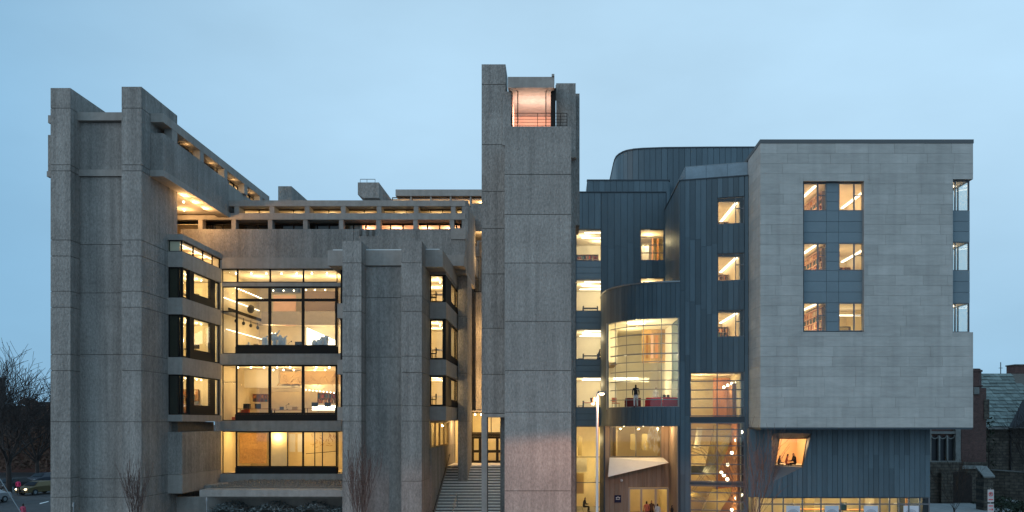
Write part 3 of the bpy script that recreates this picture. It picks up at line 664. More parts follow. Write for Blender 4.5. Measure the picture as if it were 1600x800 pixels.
# ================================================================== ZINC AND LIMESTONE BUILDING (right)
zb = thing('zinc_and_limestone_building', (14, 60, GZ), 'modern building of dark blue zinc cladding with a pale limestone box overhanging its right end', 'building')
def clad(F, a0, a1, z0, z1, openings=(), w=0.40, m=None, zsplit=(4.5,), gap=0.025, dep=0.05, name='zinc_panel', skipfn=None):
    """standing seam sheets: one part per sheet, cut round the openings (a0,a1,z0,z1)"""
    m = m or ZINC
    cuts = {a0, a1}
    for o in openings:
        for c_ in (o[0], o[1]):
            if a0 < c_ < a1: cuts.add(c_)
    cuts = sorted(cuts); st_ = []
    for a, b in zip(cuts, cuts[1:]):
        n = max(1, round((b - a) / w))
        for i in range(n): st_.append((a + (b - a) * i / n, a + (b - a) * (i + 1) / n))
    for a, b in st_:
        mid = (a + b) / 2; free = [(z0, z1)]
        for o in openings:
            if o[0] < mid < o[1]:
                nf = []
                for (p0, p1) in free:
                    if o[3] <= p0 or o[2] >= p1: nf.append((p0, p1)); continue
                    if o[2] > p0: nf.append((p0, o[2]))
                    if o[3] < p1: nf.append((o[3], p1))
                free = nf
        for (p0, p1) in free:
            n = max(1, round((p1 - p0) / zsplit[0])); zc_ = [p0]
            for i in range(1, n): zc_.append(p0 + (p1 - p0) * i / n + random.uniform(-0.5, 0.5))
            zc_.append(p1)
            for q0, q1 in zip(zc_, zc_[1:]):
                MB().fbox(F, a + gap / 2, b - gap / 2, q0 + 0.006, q1 - 0.006, 0, dep).build(name, m, zb)
# --- setback wall
YSB = 66.4; ksb = lambda y: Z(y, YSB)
XSB1 = X(1040, YSB)
ops = [(X(900, YSB), X(939.5, YSB), GZ, ksb(358)), (X(1000.5, YSB), X(1037.5, YSB), ksb(407), ksb(358)), (X(1000.5, YSB), X(1037.5, YSB), ksb(486), ksb(434))]
ops.append((3.6, XSB1 + 0.05, GZ, Z(441, 58.6) - 0.1))
def backing(F, a0, a1, z0, z1, openings, m=ZSEAM, d=-0.25):
    """solid wall behind the sheets, with the same openings"""
    cuts = sorted({a0, a1} | {c_ for o in openings for c_ in (o[0], o[1]) if a0 < c_ < a1}); mb = MB()
    for a, b in zip(cuts, cuts[1:]):
        mid = (a + b) / 2; zs = sorted([(o[2], o[3]) for o in openings if o[0] < mid < o[1]]); cur = z0
        for (p0, p1) in zs:
            if p0 > cur: mb.fbox(F, a, b, cur, p0, d, -0.002)
            cur = max(cur, p1)
        if cur < z1: mb.fbox(F, a, b, cur, z1, d, -0.002)
    return mb.build('backing_wall', m, zb)
FS = front(YSB)
clad(FS, 1.3, XSB1, GZ, ksb(301), ops, w=0.52); backing(FS, 1.3, XSB1 + 0.1, GZ, ksb(301) - 0.02, ops)
B('roof_edge', zb, ZSEAM, 1.3, XSB1 + 0.05, YSB - 0.12, YSB + 0.3, ksb(301), ksb(299.6))
rows = [(408, 358), (486, 436), (562, 514), (637, 589)]
xs0, xs1 = X(900, YSB), X(939.5, YSB)
for i, (y0, y1) in enumerate(rows):
    window(zb, FS, xs0, xs1, ksb(y0), ksb(y1), fw=0.05, off=-0.03, fm=GREYM)
    rr_ = room(zb, xs0 - 0.0, 4.9, YSB + 0.28, YSB + 6, ksb(y0) - 0.3, ksb(y1) - 0.05, WALLW, openf=True)
    for j in range(3 if i in (1, 2) else 2):
        yy = YSB + 0.8 + j * 1.9; B('tube_lamp', rr_, TUBE, 2.3 - 0.15 * j, 3.9, yy, yy + 0.12, ksb(y1) - 0.13, ksb(y1) - 0.06)
    lamp(2.4, YSB + 2.2, ksb(y1) - 0.5, 55, (1, 0.85, 0.58)); lamp(3.6, YSB + 4.2, ksb(y1) - 0.5, 45, (1, 0.85, 0.58))
    B('interior_lining', rr_, WALLW, xs1, 4.85, YSB + 0.26, YSB + 0.275, ksb(y0) - 0.2, ksb(y1) - 0.1)
    # blue spandrel panels below
    nxt = rows[i + 1][1] if i < 3 else 666
    n = 3
    for j in range(n):
        za = ksb(nxt) + (ksb(y0) - ksb(nxt)) * j / n; zb_ = ksb(nxt) + (ksb(y0) - ksb(nxt)) * (j + 1) / n
        MB().fbox(FS, xs0 + 0.01, xs1 - 0.01, za + 0.012, zb_ - 0.012, -0.1, -0.01).build('spandrel_panel', PANEL, zb)
    MB().fbox(FS, xs0, xs1, ksb(nxt), ksb(y0), -0.26, -0.105).build('backing_wall', ZSEAM, zb)
window(zb, FS, xs0, xs1, GZ, ksb(666), hs=(ksb(714), ksb(754)), fw=0.05, off=-0.03, fm=GREYM)
rg = room(zb, xs0, 4.9, YSB + 0.28, YSB + 7, GZ + 0.1, ksb(666) - 0.05, WALLY, openf=True)
lamp(2.6, YSB + 2.2, 5.6, 90, (1, 0.82, 0.5)); lamp(3.5, YSB + 4.5, 3.0, 90, (1, 0.82, 0.5))
B('door_panel', rg, mat('olive_panel', (0.30, 0.24, 0.12), 0.7), X(903, 70), X(909, 70), 70, 70.1, Z(712, 70), Z(682, 70))
B('partition', rg, WALLW, X(900, 69.5), X(917, 69.5), 69.5, 69.6, Z(738, 69.5), Z(716, 69.5))
B('partition', rg, mat('tan_panel', (0.5, 0.38, 0.2), 0.7), X(900, 70.5), X(912, 70.5), 70.5, 70.6, Z(772, 70), Z(740, 70))
window(zb, FS, X(1000.5, YSB), X(1037.5, YSB), ksb(407), ksb(358), hs=(ksb(370), ksb(382.5), ksb(395)), fw=0.05, off=-0.03, fm=GREYM)
window(zb, FS, X(1000.5, YSB), X(1037.5, YSB), ksb(486), ksb(434), hs=(ksb(447),), fw=0.05, off=-0.03, fm=GREYM)
for y0, y1 in ((407, 358), (486, 434)):
    r2 = room(zb, 6.3, 9.2, YSB + 0.28, YSB + 5, ksb(y0) - 0.2, ksb(y1) - 0.04, WALLI, openf=True)
    lamp(7.7, YSB + 1.8, ksb(y1) - 0.6, 75, (1, 0.80, 0.5), 0.10)
    B('timber_post', r2, WALLO, 8.1, 8.25, YSB + 3, YSB + 3.2, ksb(y0) - 0.1, ksb(y1) - 0.1)
    B('timber_post', r2, WALLO, 8.55, 8.7, YSB + 3, YSB + 3.2, ksb(y0) - 0.1, ksb(y1) - 0.1)
    B('glass_box', r2, WALLW, 7.2, 7.8, YSB + 2.5, YSB + 2.6, ksb(y0) - 0.1, ksb(y1) - 0.7)
# --- return wall
YF1 = 58.5
FR = lside(XSB1)
ztop = Z(283, YF1)
clad(FR, YF1, YSB - 0.06, GZ + 8.5, ztop, (), w=0.5); backing(FR, YF1, YSB, GZ, ztop - 0.02, ())
# --- front zinc wall, slightly skewed
P1 = Vector((XSB1, YF1, 0)); P2 = Vector((13.515, 57.3, 0)); u = (P2 - P1); LF = u.length; u.normalize()
FF = Fr(P1, u, (u.y, -u.x, 0))
def aF(px):
    t = (px - CX) / F0   # X = t*Y on the wall line
    return (t * P1.y - P1.x) / (u.x - t * u.y)
def zF(px, py): a = aF(px); Y = P1.y + u.y * a; return Z(py, Y)
wr = [(349, 307), (438, 395), (526, 484)]
wa0, wa1, wm = aF(1121), aF(1163), aF(1149.5)
zFm = lambda y: Z(y, 57.45)
fops = [(wa0, wa1, zFm(a), zFm(b)) for a, b in wr]
sa0, sa1 = aF(1078), aF(1163.5)
fops.append((sa0, sa1, GZ, zFm(581)))
clad(FF, 0, LF, GZ, ztop, fops, w=0.36); backing(FF, 0, LF, GZ, ztop - 0.02, fops)
MB().fbox(FF, -0.05, LF, ztop, ztop + 0.08, -0.3, 0.10).build('roof_edge', ZSEAM, zb)
MB().fbox(FR, YF1, YSB, ztop, ztop + 0.08, -0.3, 0.10).build('roof_edge', ZSEAM, zb)
XI_ = 13.3
for i, (y0, y1) in enumerate(wr):
    window(zb, FF, wa0, wa1, zFm(y0), zFm(y1), vs=(wm,), hs=(), fw=0.05, off=-0.03, fm=GREYM)
    MB().fbox(FF, wm, wa1, zFm(y1) - 0.86, zFm(y1) - 0.80, -0.12, -0.04).build('transom', GREYM, zb)
    r2 = room(zb, 9.6, 13.2, 58.75, 65, zFm(y0) - 0.4, zFm(y1) - 0.04, WALLI, openf=True)
    lamp(11.6, 60.6, zFm(y0) + 0.2, 50, (1, 0.76, 0.46)); lamp(11.6, 63, zFm(y1) - 0.55, 40, (1, 0.76, 0.46))
    B('tube_lamp', r2, TUBE, 12.92, 13.10, 58.9, 64.6, zFm(y1) - 0.10, zFm(y1) - 0.04)
    B('interior_lining', r2, WALLI, 9.6, X(1120, 58.6), 58.7, 58.73, zFm(y0) - 0.35, zFm(y1) - 0.05)
# stair hall glazing
def zrow(y): return Z(y, 57.7)
hsr = [zrow(y) for y in (595, 609, 623, 637)]
window(zb, FF, sa0, sa1, zrow(650.5), zrow(581), vs=(aF(1120.5),), hs=hsr, fw=0.07, mw=0.07, off=-0.02, fm=GREYM)
hsr = [zrow(y) for y in (671, 681.5, 696.5, 711.5, 725.5, 740.5)]
window(zb, FF, sa0, sa1, zrow(753.5), zrow(660), vs=(aF(1120.5),), hs=hsr, fw=0.07, mw=0.07, off=-0.02, fm=GREYM)
hsr = [zrow(y) for y in (770, 784, 798)]
window(zb, FF, sa0, sa1, GZ, zrow(759), vs=(aF(1120.5),), hs=hsr, fw=0.07, mw=0.07, off=-0.02, fm=GREYM)
MB().fbox(FF, sa0, sa1, zrow(660), zrow(651), -0.3, -0.03).build('floor_edge', ZSEAM, zb)
MB().fbox(FF, sa0, sa1, zrow(758.6), zrow(754), -0.3, -0.03).build('floor_edge', ZSEAM, zb)
h1 = room(zb, 9.35, 13.3, 58.85, 67, 7.05, zrow(581) - 0.05, WALLY, openf=True)
B('timber_wall', h1, WALLO, 12.0, 13.25, 62.3, 62.5, 7.1, 10.4)
B('slat_screen', h1, WOOD, 13.0, 13.28, 60.2, 62.2, 7.1, 9.9)
GLOBE = mat('globe_lamp', (1, 1, 1), 0.5, emis=(1.0, 0.88, 0.62), estr=6.0)
for i, (px, py) in enumerate(((1131, 605), (1137, 602), (1143.5, 599.5), (1151, 597.5), (1133, 583.5), (1139, 583), (1146, 582.5))):
    Y = 60.5 if i < 4 else 61.5; MB().ball((X(px, Y), Y, Z(py, Y)), 0.11).build('globe_lamp', GLOBE, h1)
lamp(10.6, 60.4, 10.0, 70, (1, 0.78, 0.42)); lamp(12.4, 60.6, 9.6, 60, (1, 0.74, 0.42)); lamp(11, 65, 9.5, 60, (1, 0.78, 0.42))
h2 = room(zb, 9.35, 13.3, 58.85, 67, GZ + 0.1, 6.95, WALLY, openf=True)
B('timber_wall', h2, mat('brown_timber_wall', (0.40, 0.17, 0.07), 0.7, nscale=4, namt=0.12), 13.1, 13.28, 59.0, 66.9, GZ + 0.15, 6.9)
# stair flights rising to the right-back, with soffit showing
def flight(y0, xa_, za_, xb2, zb2, wd):
    mb = MB(); n = 14
    for i in range(n):
        t0, t1 = i / n, (i + 1) / n
        x0 = xa_ + (xb2 - xa_) * t0; x1 = xa_ + (xb2 - xa_) * t1; zt2 = za_ + (zb2 - za_) * t1
        mb.box(min(x0, x1), max(x0, x1), y0, y0 + wd, zt2 - (zb2 - za_) / n - 0.16, zt2)
    return mb
OCH = mat('ochre_stair', (0.30, 0.22, 0.08), 0.7, nscale=1, namt=0.1)
def slanted(pts, Y, m, th=0.3, name='stair_soffit'): MB().prism([(X(a, Y), Y, max(Z(b, Y), GZ + 0.13)) for a, b in pts], (0, th, 0)).build(name, m, h2)
slanted([(1100, 742), (1117, 663), (1152, 663), (1121, 742)], 61.0, OCH)
slanted([(1078, 742), (1078, 728), (1118, 728), (1118, 742)], 60.4, mat('dark_landing', (0.07, 0.065, 0.05), 0.7), name='landing')
slanted([(1096, 800), (1112, 765), (1150, 762), (1124, 800)], 61.0, OCH)
slanted([(1085, 700), (1090, 668), (1098, 668), (1094, 700)], 63.0, WALLW, name='wall_panel')
slanted([(1078, 768), (1078, 776), (1104, 776), (1104, 768)], 63.0, OCH, name='wall_panel')
for pts in (((1078, 704), (1098, 711), (1110, 724)), ((1078, 775), (1094, 782), (1104, 797)), ((1082, 770), (1150, 674), (1152, 672))):
    rl_ = MB()
    for dz in (0, 0.25, 0.5):
        for a, b in zip(pts, pts[1:]): rl_.tube((X(a[0], 60.2), 60.2, Z(a[1], 60.2) + dz), (X(b[0], 60.2), 60.2, Z(b[1], 60.2) + dz), 0.02)
    rl_.build('stair_rail', STEEL, h2)
for (px, py) in ((1158.5, 675), (1150.5, 688), (1143.5, 707.5), (1137, 726), (1127, 738.5), (1131, 742.5), (1136.5, 749), (1158.5, 773), (1150.5, 778.5), (1143.5, 797)):
    MB().ball((X(px, 59.6), 59.6, Z(py, 59.6)), 0.13).build('globe_lamp', GLOBE, h2)
for q in ((12.2, 59.8, 5.8), (11.4, 59.8, 3.2), (12.3, 59.9, 1.2), (10.2, 62.6, 5.5), (10.2, 62.6, 1.5), (11.8, 65.5, 4)): lamp(*q, 40, (1, 0.76, 0.40), 0.10)
# --- roof glass balustrade
gb = MB()
ga = FF.p(0, 0, -0.5); gb_ = FF.p(LF, 0, -0.5)
bal = zb
def gpanel(p, q, z0, z1):
    n = max(1, round((q - p).length / 1.6))
    for i in range(n):
        a = p.lerp(q, i / n + 0.004); b = p.lerp(q, (i + 1) / n - 0.004)
        MB().prism([(a.x, a.y, z0), (b.x, b.y, z0), (b.x, b.y, z1), (a.x, a.y, z1)], Vector((b - a).normalized().cross(Vector((0, 0, 1)))) * 0.02).build('glass_panel', MATS['balustrade_frosted'], zb)
    MB().tube((p.x, p.y, z1 + 0.02), (q.x, q.y, z1 + 0.02), 0.025).build('balustrade_rail', STEEL, zb)
mat('balustrade_frosted', (0.20, 0.265, 0.31), 0.25, spec=0.5, nscale=3, namt=0.1, blotch=0.15)
gpanel(Vector((ga.x + 0.3, ga.y - 0.1, 0)), Vector((gb_.x, gb_.y, 0)), ztop + 0.082, ztop + 1.12)
gpanel(Vector((ga.x + 0.3, YSB - 0.3, 0)), Vector((ga.x + 0.3, ga.y, 0)), ztop + 0.082, ztop + 1.12)
B('roof_deck', zb, ZSEAM, XSB1 + 0.1, 13.5, 58.7, 70, ztop - 1.3, ztop - 0.3)
# --- upper volumes
B('upper_volume', zb, ZINC, 2.65, 9.6, 69.03, 78.9, 24, 27.45)
clad(front(69.0), 2.6, 9.5, 25.4, 27.5, (), w=0.5, zsplit=(9,))
clad(lside(2.62), 69.02, 79, 25.4, 27.5, (), w=0.6, zsplit=(9,))
B('roof_edge', zb, ZSEAM, 2.55, 9.6, 68.9, 69.3, 27.5, 27.6)
plan = [(5.2, 80), (5.2, 77), (5.2, 74.5), (5.22, 73.4), (5.3, 72.5), (5.5, 71.8), (5.8, 71.2), (6.13, 70.83), (6.7, 70.5), (7.47, 70.3), (9.4, 70.1), (13, 70.0), (19, 69.95)]
def curve_clad(pts, z0, z1, w, openings=None, name='zinc_panel', zsp=99):
    """sheets set along a plan polyline, resampled at width w; returns frames"""
    P = [Vector((a, b, 0)) for a, b in pts]; cum = [0]
    for a, b in zip(P, P[1:]): cum.append(cum[-1] + (b - a).length)
    def at(s_):
        for i in range(len(P) - 1):
            if s_ <= cum[i + 1] + 1e-9: return P[i].lerp(P[i + 1], (s_ - cum[i]) / (cum[i + 1] - cum[i]))
        return P[-1]
    n = round(cum[-1] / w); fr = []
    for i in range(n):
        a = at(cum[-1] * i / n); b = at(cum[-1] * (i + 1) / n); uu = (b - a)
        fr.append((Fr(a, uu, (uu.y, -uu.x, 0)), uu.length, a, b))
    return fr
for (Fk, ln, a, b) in curve_clad(plan, 0, 0, 0.5):
    MB().fbox(Fk, 0.0, ln - 0.03, 25.0, Z(231, 70), -0.05, 0).build('zinc_panel', ZINC, zb)
PL = [Vector((a, b, 0)) for a, b in plan]
MB().prism([(v.x + 0.04, v.y + 0.06, 25) for v in PL] + [(19, 80, 25)], (0, 0, Z(231, 70) - 25.02)).build('upper_volume', ZSEAM, zb)
MB().prism([(v.x - 0.05, v.y - 0.05, Z(231, 70)) for v in PL] + [(19, 80, Z(231, 70))], (0, 0, 0.10)).build('roof_edge', ZSEAM, zb)
# --- curved glazed bulge
bp_ = [(3.57, 66.3), (3.57, 65.2), (3.60, 64.4), (3.68, 63.5), (3.84, 62.6), (4.08, 61.9), (4.42, 61.2), (4.85, 60.5), (5.4, 59.85), (6.05, 59.35), (6.8, 59.0), (7.6, 58.75), (8.4, 58.6), (XSB1, 58.5)]
zg0, zg1 = Z(635.6, 58.7), Z(496.5, 58.7); zbt, zbb = Z(441, 58.6), Z(666, 58.6)
frs = curve_clad(bp_, 0, 0, 0.33)
for i, (Fk, ln, a, b) in enumerate(frs):
    gl = (a.x + b.x) / 2 > 3.9 and (a.x + b.x) / 2 < X(1061, 58.6)
    if gl:
        MB().fbox(Fk, 0.0, ln - 0.02, zg1, zbt, -0.06, 0).build('zinc_panel', ZINC, zb)
        MB().fbox(Fk, 0.0, ln - 0.02, zbb, zg0, -0.06, 0).build('zinc_panel', ZINC, zb)
    else:
        MB().fbox(Fk, 0.0, ln - 0.02, zbb, zbt, -0.06, 0).build('zinc_panel', ZINC, zb)
BP = [Vector((a, b, 0)) for a, b in bp_]
def inn(v, d):  # offset inwards
    c0 = Vector((6.5, 63.5, 0)); return v + (c0 - v).normalized() * d
for (z0, z1, nm) in ((zg1 + 0.02, zbt - 0.02, 'bulge_wall'), (zbb + 0.02, zg0 - 0.02, 'bulge_floor')):
    MB().prism([(inn(v, 0.12).x, inn(v, 0.12).y, z0) for v in BP] + [(XSB1 - 0.02, 66.2, z0)], (0, 0, z1 - z0)).build(nm, ZSEAM, zb)
MB().prism([(inn(v, -0.06).x, inn(v, -0.06).y, zbt) for v in BP[:-1]] + [(XSB1 - 0.03, 58.44, zbt), (XSB1 - 0.03, 58.7, zbt)] + [(inn(v, 0.15).x, inn(v, 0.15).y, zbt) for v in reversed(BP[:-1])], (0, 0, 0.10)).build('roof_edge', STEEL, zb)
bw = thing_none = None
PALEF = mat('pale_window_frame', (0.34, 0.34, 0.32), 0.5)
gfr = MB()
gp = [v for v in BP if v.x > 3.85 and v.x < 8.8] + [Vector((X(1061, 58.6), 58.52, 0))]
zrows = [zg0] + [Z(y, 58.7) for y in (624, 608, 594, 579, 564.6, 552, 536.4, 521.4, 507.6)] + [zg1]
for j, z_ in enumerate(zrows):
    rr2 = 0.045 if j == 6 else 0.028
    for a, b in zip(gp, gp[1:]):
        uu = b - a; Fk = Fr(a, uu, (uu.y, -uu.x, 0)); gfr.fbox(Fk, -0.01, uu.length + 0.01, z_ - rr2, z_ + rr2, -0.1, -0.01)
    if j == 0: cw = gfr.build('curtain_wall', PALEF, zb)
    else: gfr.build('transom', PALEF, cw)
    gfr = MB()
def on_curve(px):
    t = (px - CX) / F0
    for a, b in zip(gp, gp[1:]):
        fa = a.x - t * a.y; fb = b.x - t * b.y
        if fa <= 0 <= fb: return a.lerp(b, fa / (fa - fb))
    return gp[-1]
cuts = [gp[0]]
for px in (951, 961.5, 979, 1005.5, 1033.5, 1060):
    v = on_curve(px); MB().tube((v.x, v.y + 0.06, zg0), (v.x, v.y + 0.06, zg1), 0.032, n=4).build('mullion', PALEF, cw); cuts.append(v)
cs = gp[:]
for j in range(len(zrows) - 1):
    mb = MB()
    for a, b in zip(cs, cs[1:]):
        mb.quad([(a.x, a.y + 0.05, zrows[j]), (b.x, b.y + 0.05, zrows[j]), (b.x, b.y + 0.05, zrows[j + 1]), (a.x, a.y + 0.05, zrows[j + 1])])
    mb.build('pane', GLASS, cw)
bi = room(zb, 3.9, 8.8, 62.5, 71.0, zg0 - 0.15, zg1 - 0.0, WALLW, floor=FLOORI, openf=True)
bf = MB().prism([(inn(v, 0.2).x, inn(v, 0.2).y, zg1 - 0.04) for v in BP if v.y < 64] + [(8.8, 62.6, zg1 - 0.04)], (0, 0, 0.05)).build('ceiling', CEIL, bi)
MB().prism([(inn(v, 0.2).x, inn(v, 0.2).y, zg0 - 0.16) for v in BP if v.y < 64] + [(8.8, 62.6, zg0 - 0.16)], (0, 0, 0.05)).build('floor', FLOORI, bi)
B('mezzanine_beam', bi, WALLW, 4.0, 7.5, 66, 66.5, Z(597, 66), Z(590, 66))
B('tube_lamp', bi, TUBE, 4.6, 6.6, 65.9, 66.0, Z(593, 66), Z(590.5, 66))
MB().ball((X(994, 60.8), 60.8, zg1 - 0.16), 0.75, 0.35, 0.07, nu=20).build('oval_ceiling_lamp', TUBE, bi, smooth=True)
for q in ((6.0, 61.3, 13.6), (7.8, 61.0, 12.0), (6.0, 65.5, 13.6), (7.4, 65, 9.6), (5.2, 64, 10.6), (6.6, 60.3, 13.6), (7.6, 60.2, 10.6)): lamp(*q, 76, (1, 0.85, 0.56), 0.10)
lt = MB(); rnl = random.Random(3)
for i in range(46):
    x0 = X(rnl.uniform(1007, 1031), 64); z0 = Z(rnl.uniform(672, 708), 64); lt.tube((x0, 64, z0), (x0 + rnl.uniform(-.25, .25), 64.02, z0 + rnl.uniform(.2, .5)), .03, n=4)
# artwork on the back wall
ar = B('wall_artwork', bi, mat('tan_artwork', (0.50, 0.33, 0.16), 0.8, nscale=1.5, namt=0.5, stretch=(1, 1, 0.3)), X(1003, 66), X(1043, 66), 66.0, 66.1, Z(567, 66), Z(515, 66))
for i, q in enumerate((1009, 1017, 1024, 1031)): B('artwork_strip', ar, (WOOD, WALLP, WALLO, MATS['olive_panel'])[i], X(q, 65.9), X(q + 4, 65.9), 65.93, 65.99, Z(560, 66), Z(524 - 3 * (i % 2), 66))
# --- recessed entrance under the bulge
YE = 63.0; ke = lambda y: Z(y, YE)
wx0, wx1 = X(952.5, YE), X(1033, YE)
dx0, dx1 = X(982, YE), X(1045, YE)
eops = [(wx0, wx1, ke(714), zbb), (dx0, dx1 - 0.02, GZ, ke(761.5))]
clad(front(YE), 3.57, 8.72, GZ, zbb - 0.02, eops, w=0.36, m=WOODP, name='timber_board', zsplit=(99,))
backing(front(YE), 3.5, 8.75, GZ, zbb - 0.02, eops, WOOD)
clad(lside(8.74), 58.55, YE - 0.02, GZ, zbb - 0.02, (), w=0.36, m=WOODP, name='timber_board', zsplit=(99,))
B('side_wall', zb, ZSEAM, 3.5, 3.6, 60.5, 66.3, GZ, zbb)
B('side_wall', zb, ZSEAM, 8.745, 8.88, 58.53, 66.3, GZ, zbb + 0.02)
window(zb, front(YE), wx0, wx1, ke(714), zbb - 0.01, vs=(X(993.5, YE),), fw=0.05, off=0.02, fm=GREYM)
MB().hexa([(X(951, 62.9), 62.95, ke(746)), (X(1034, 62.9), 62.95, ke(717)), (X(1030, 62.9), 62.9, ke(717)), (X(951, 62.9), 62.9, ke(745)),
           (X(952.5, 62.9), 62.95, ke(715)), (X(1036, 62.9), 62.95, ke(715)), (X(1045, 61.6), 61.6, Z(723, 61.6)), (X(950, 61.6), 61.6, Z(745, 61.6))]).build('folded_canopy', WHITE, zb)
ef = room(zb, 3.7, 8.7, YE + 0.3, 70, 3.9, zbb - 0.06, WALLY, openf=True)
lamp(5, 65, 6.1, 70, (1, 0.82, 0.48)); lamp(7.4, 65, 6.1, 70, (1, 0.82, 0.48))
for q in (985, 1003): B('curtain', ef, MATS['olive_panel'], X(q, 66), X(q + 9, 66), 66, 66.1, Z(703, 66), Z(678, 66))
lt.build('lattice_relief', WHITE, ef)
ef2 = room(zb, 3.7, 8.7, YE + 0.3, 69.5, GZ + 0.13, 3.75, WALLY, openf=True)
lamp(5.4, 65, 3.2, 60, (1, 0.80, 0.44)); lamp(7.4, 66, 3.2, 60, (1, 0.80, 0.44))
pt = window(zb, front(YE), dx0, dx1 - 0.02, GZ + 0.13, ke(762), vs=(X(1002, YE), X(1024.5, YE)), hs=(), fw=0.12, mw=0.14, off=0.03, fm=mat('silver_door_frame', (0.45, 0.42, 0.38), 0.5, metal=0.3))
bulbs(zb, [(X(q, 61.5), 61.5, zbb + 0.0) for q in (975, 1005, 1036)], 0.035)
for q in (975, 1005, 1036): lamp(X(q, 61.4), 61.4, zbb - 0.25, 62, (1, 0.68, 0.40), 0.06)
MB().tube((X(971, 62.9), 62.85, ke(751)), (X(971, 62.9), 62.6, ke(751)), 0.05, n=8).ball((X(971, 62.6), 62.55, ke(750)), 0.11).build('security_camera', WHITE, zb)
wsn = B('wall_sign', zb, mat('navy_sign', (0.015, 0.02, 0.06), 0.5), X(960, 62.9), X(970.5, 62.9), 62.86, 62.93, ke(785), ke(773.5))
em = MB()
for i in range(3): em.box(X(962.5 + i * 2.4, 62.85), X(964 + i * 2.4, 62.85), 62.845, 62.859, ke(778.5 + (i == 1) * -0.8), ke(776.5 - (i == 1)))
em.box(X(962.3, 62.85), X(968.6, 62.85), 62.845, 62.859, ke(780.4), ke(779.6)); em.build('sign_emblem', WHITE, wsn)

# --- limestone box
YB = 54.0; kx = lambda y: Z(y, YB)
bx0, bx1 = X(1188, YB), X(1520.5, YB)
zl0, zl1 = kx(668), kx(224)
nx0 = X(1489, YB)
rx0, rx1, rz0, rz1 = X(1255, YB), X(1350, YB), kx(518.5), kx(283)
nz0, nz1 = kx(519), kx(280)
FB = front(YB)
oplist = [(rx0, rx1, rz0, rz1), (nx0, bx1 + 1, nz0, nz1)]
nc = 28; ch = (zl1 - zl0) / nc
stones = []
for i in range(nc):
    z0 = zl0 + i * ch; z1 = z0 + ch; a = bx0; first = True
    while a < bx1 - 1e-6:
        L_ = random.uniform(1.3, 2.7) * (0.55 if first and i % 2 else 1); first = False
        b = min(a + L_, bx1)
        if bx1 - b < 0.5: b = bx1
        rects = [(a, b, z0, z1)]
        for (o0, o1, p0, p1) in oplist:
            nr = []
            for (s0, s1, q0, q1) in rects:
                if o1 <= s0 or o0 >= s1 or p1 <= q0 or p0 >= q1: nr.append((s0, s1, q0, q1)); continue
                if o0 > s0: nr.append((s0, o0, q0, q1))
                if o1 < s1: nr.append((o1, s1, q0, q1))
                i0, i1 = max(s0, o0), min(s1, o1)
                if p0 > q0: nr.append((i0, i1, q0, p0))
                if p1 < q1: nr.append((i0, i1, p1, q1))
            rects = nr
        for (s0, s1, q0, q1) in rects:
            if s1 - s0 > 0.03 and q1 - q0 > 0.03: stones.append((s0, s1, q0, q1))
        a = b
stones.sort(key=lambda s_: -(s_[1] - s_[0]) * (s_[3] - s_[2]))
rest = MB()
for i, (s0, s1, z0, z1) in enumerate(stones):
    pr = random.uniform(0.0, 0.008)
    if i < 300: MB().fbox(FB, s0 + 0.005, s1 - 0.005, z0 + 0.005, z1 - 0.005, -0.04, pr).build('limestone_panel', LIME, zb)
    else: rest.fbox(FB, s0 + 0.005, s1 - 0.005, z0 + 0.005, z1 - 0.005, -0.04, pr)
if rest.v: rest.build('small_limestone_panels', LIME, zb, kind='stuff')
backing(FB, bx0 + 0.05, bx1 - 0.02, zl0 + 0.01, zl1 - 0.01, [(rx0, rx1, rz0, rz1), (nx0, bx1 + 1, nz0, nz1)], LJOINT, -0.45).location.y += 0.045
# left return of the box
FLs = lside(bx0)
for i in range(nc):
    z0 = zl0 + i * ch
    cut = 55.2 + (0.9 if i % 2 else 0)
    for (a, b) in ((YB + 0.01, cut), (cut, 57.4)):
        MB().fbox(FLs, a + 0.005, b - 0.005, z0 + 0.006, z0 + ch - 0.006, -0.04, 0).build('limestone_return_panel', LIME, zb)
B('box_wall', zb, LJOINT, bx0 + 0.045, bx0 + 0.4, YB + 0.06, 66, zl0, zl1)
B('coping', zb, mat('dark_coping', (0.10, 0.11, 0.115), 0.6), bx0 - 0.03, bx1 + 0.03, YB - 0.03, 66, zl1 + 0.002, kx(218))
B('box_roof', zb, LJOINT, bx0 + 0.4, bx1 - 0.05, YB + 0.5, 66, zl1 - 0.3, zl1)
B('box_side_wall', zb, LIME, bx1 - 0.4, bx1 - 0.001, YB + 0.01, 66, nz1, zl1 - 0.01)
B('box_side_wall', zb, LIME, bx1 - 0.4, bx1 - 0.001, YB + 0.01, 66, zl0, nz0)
B('box_side_wall', zb, LIME, bx1 - 0.4, bx1 - 0.001, 57.2, 66, nz0, nz1)
B('box_rear_wall', zb, LIME, bx0, bx1, 66.01, 66.4, zl0, zl1)
B('box_soffit', zb, ZSEAM, bx0 + 0.03, bx1 - 0.03, YB + 0.02, 66, zl0 - 0.12, zl0 + 0.0)
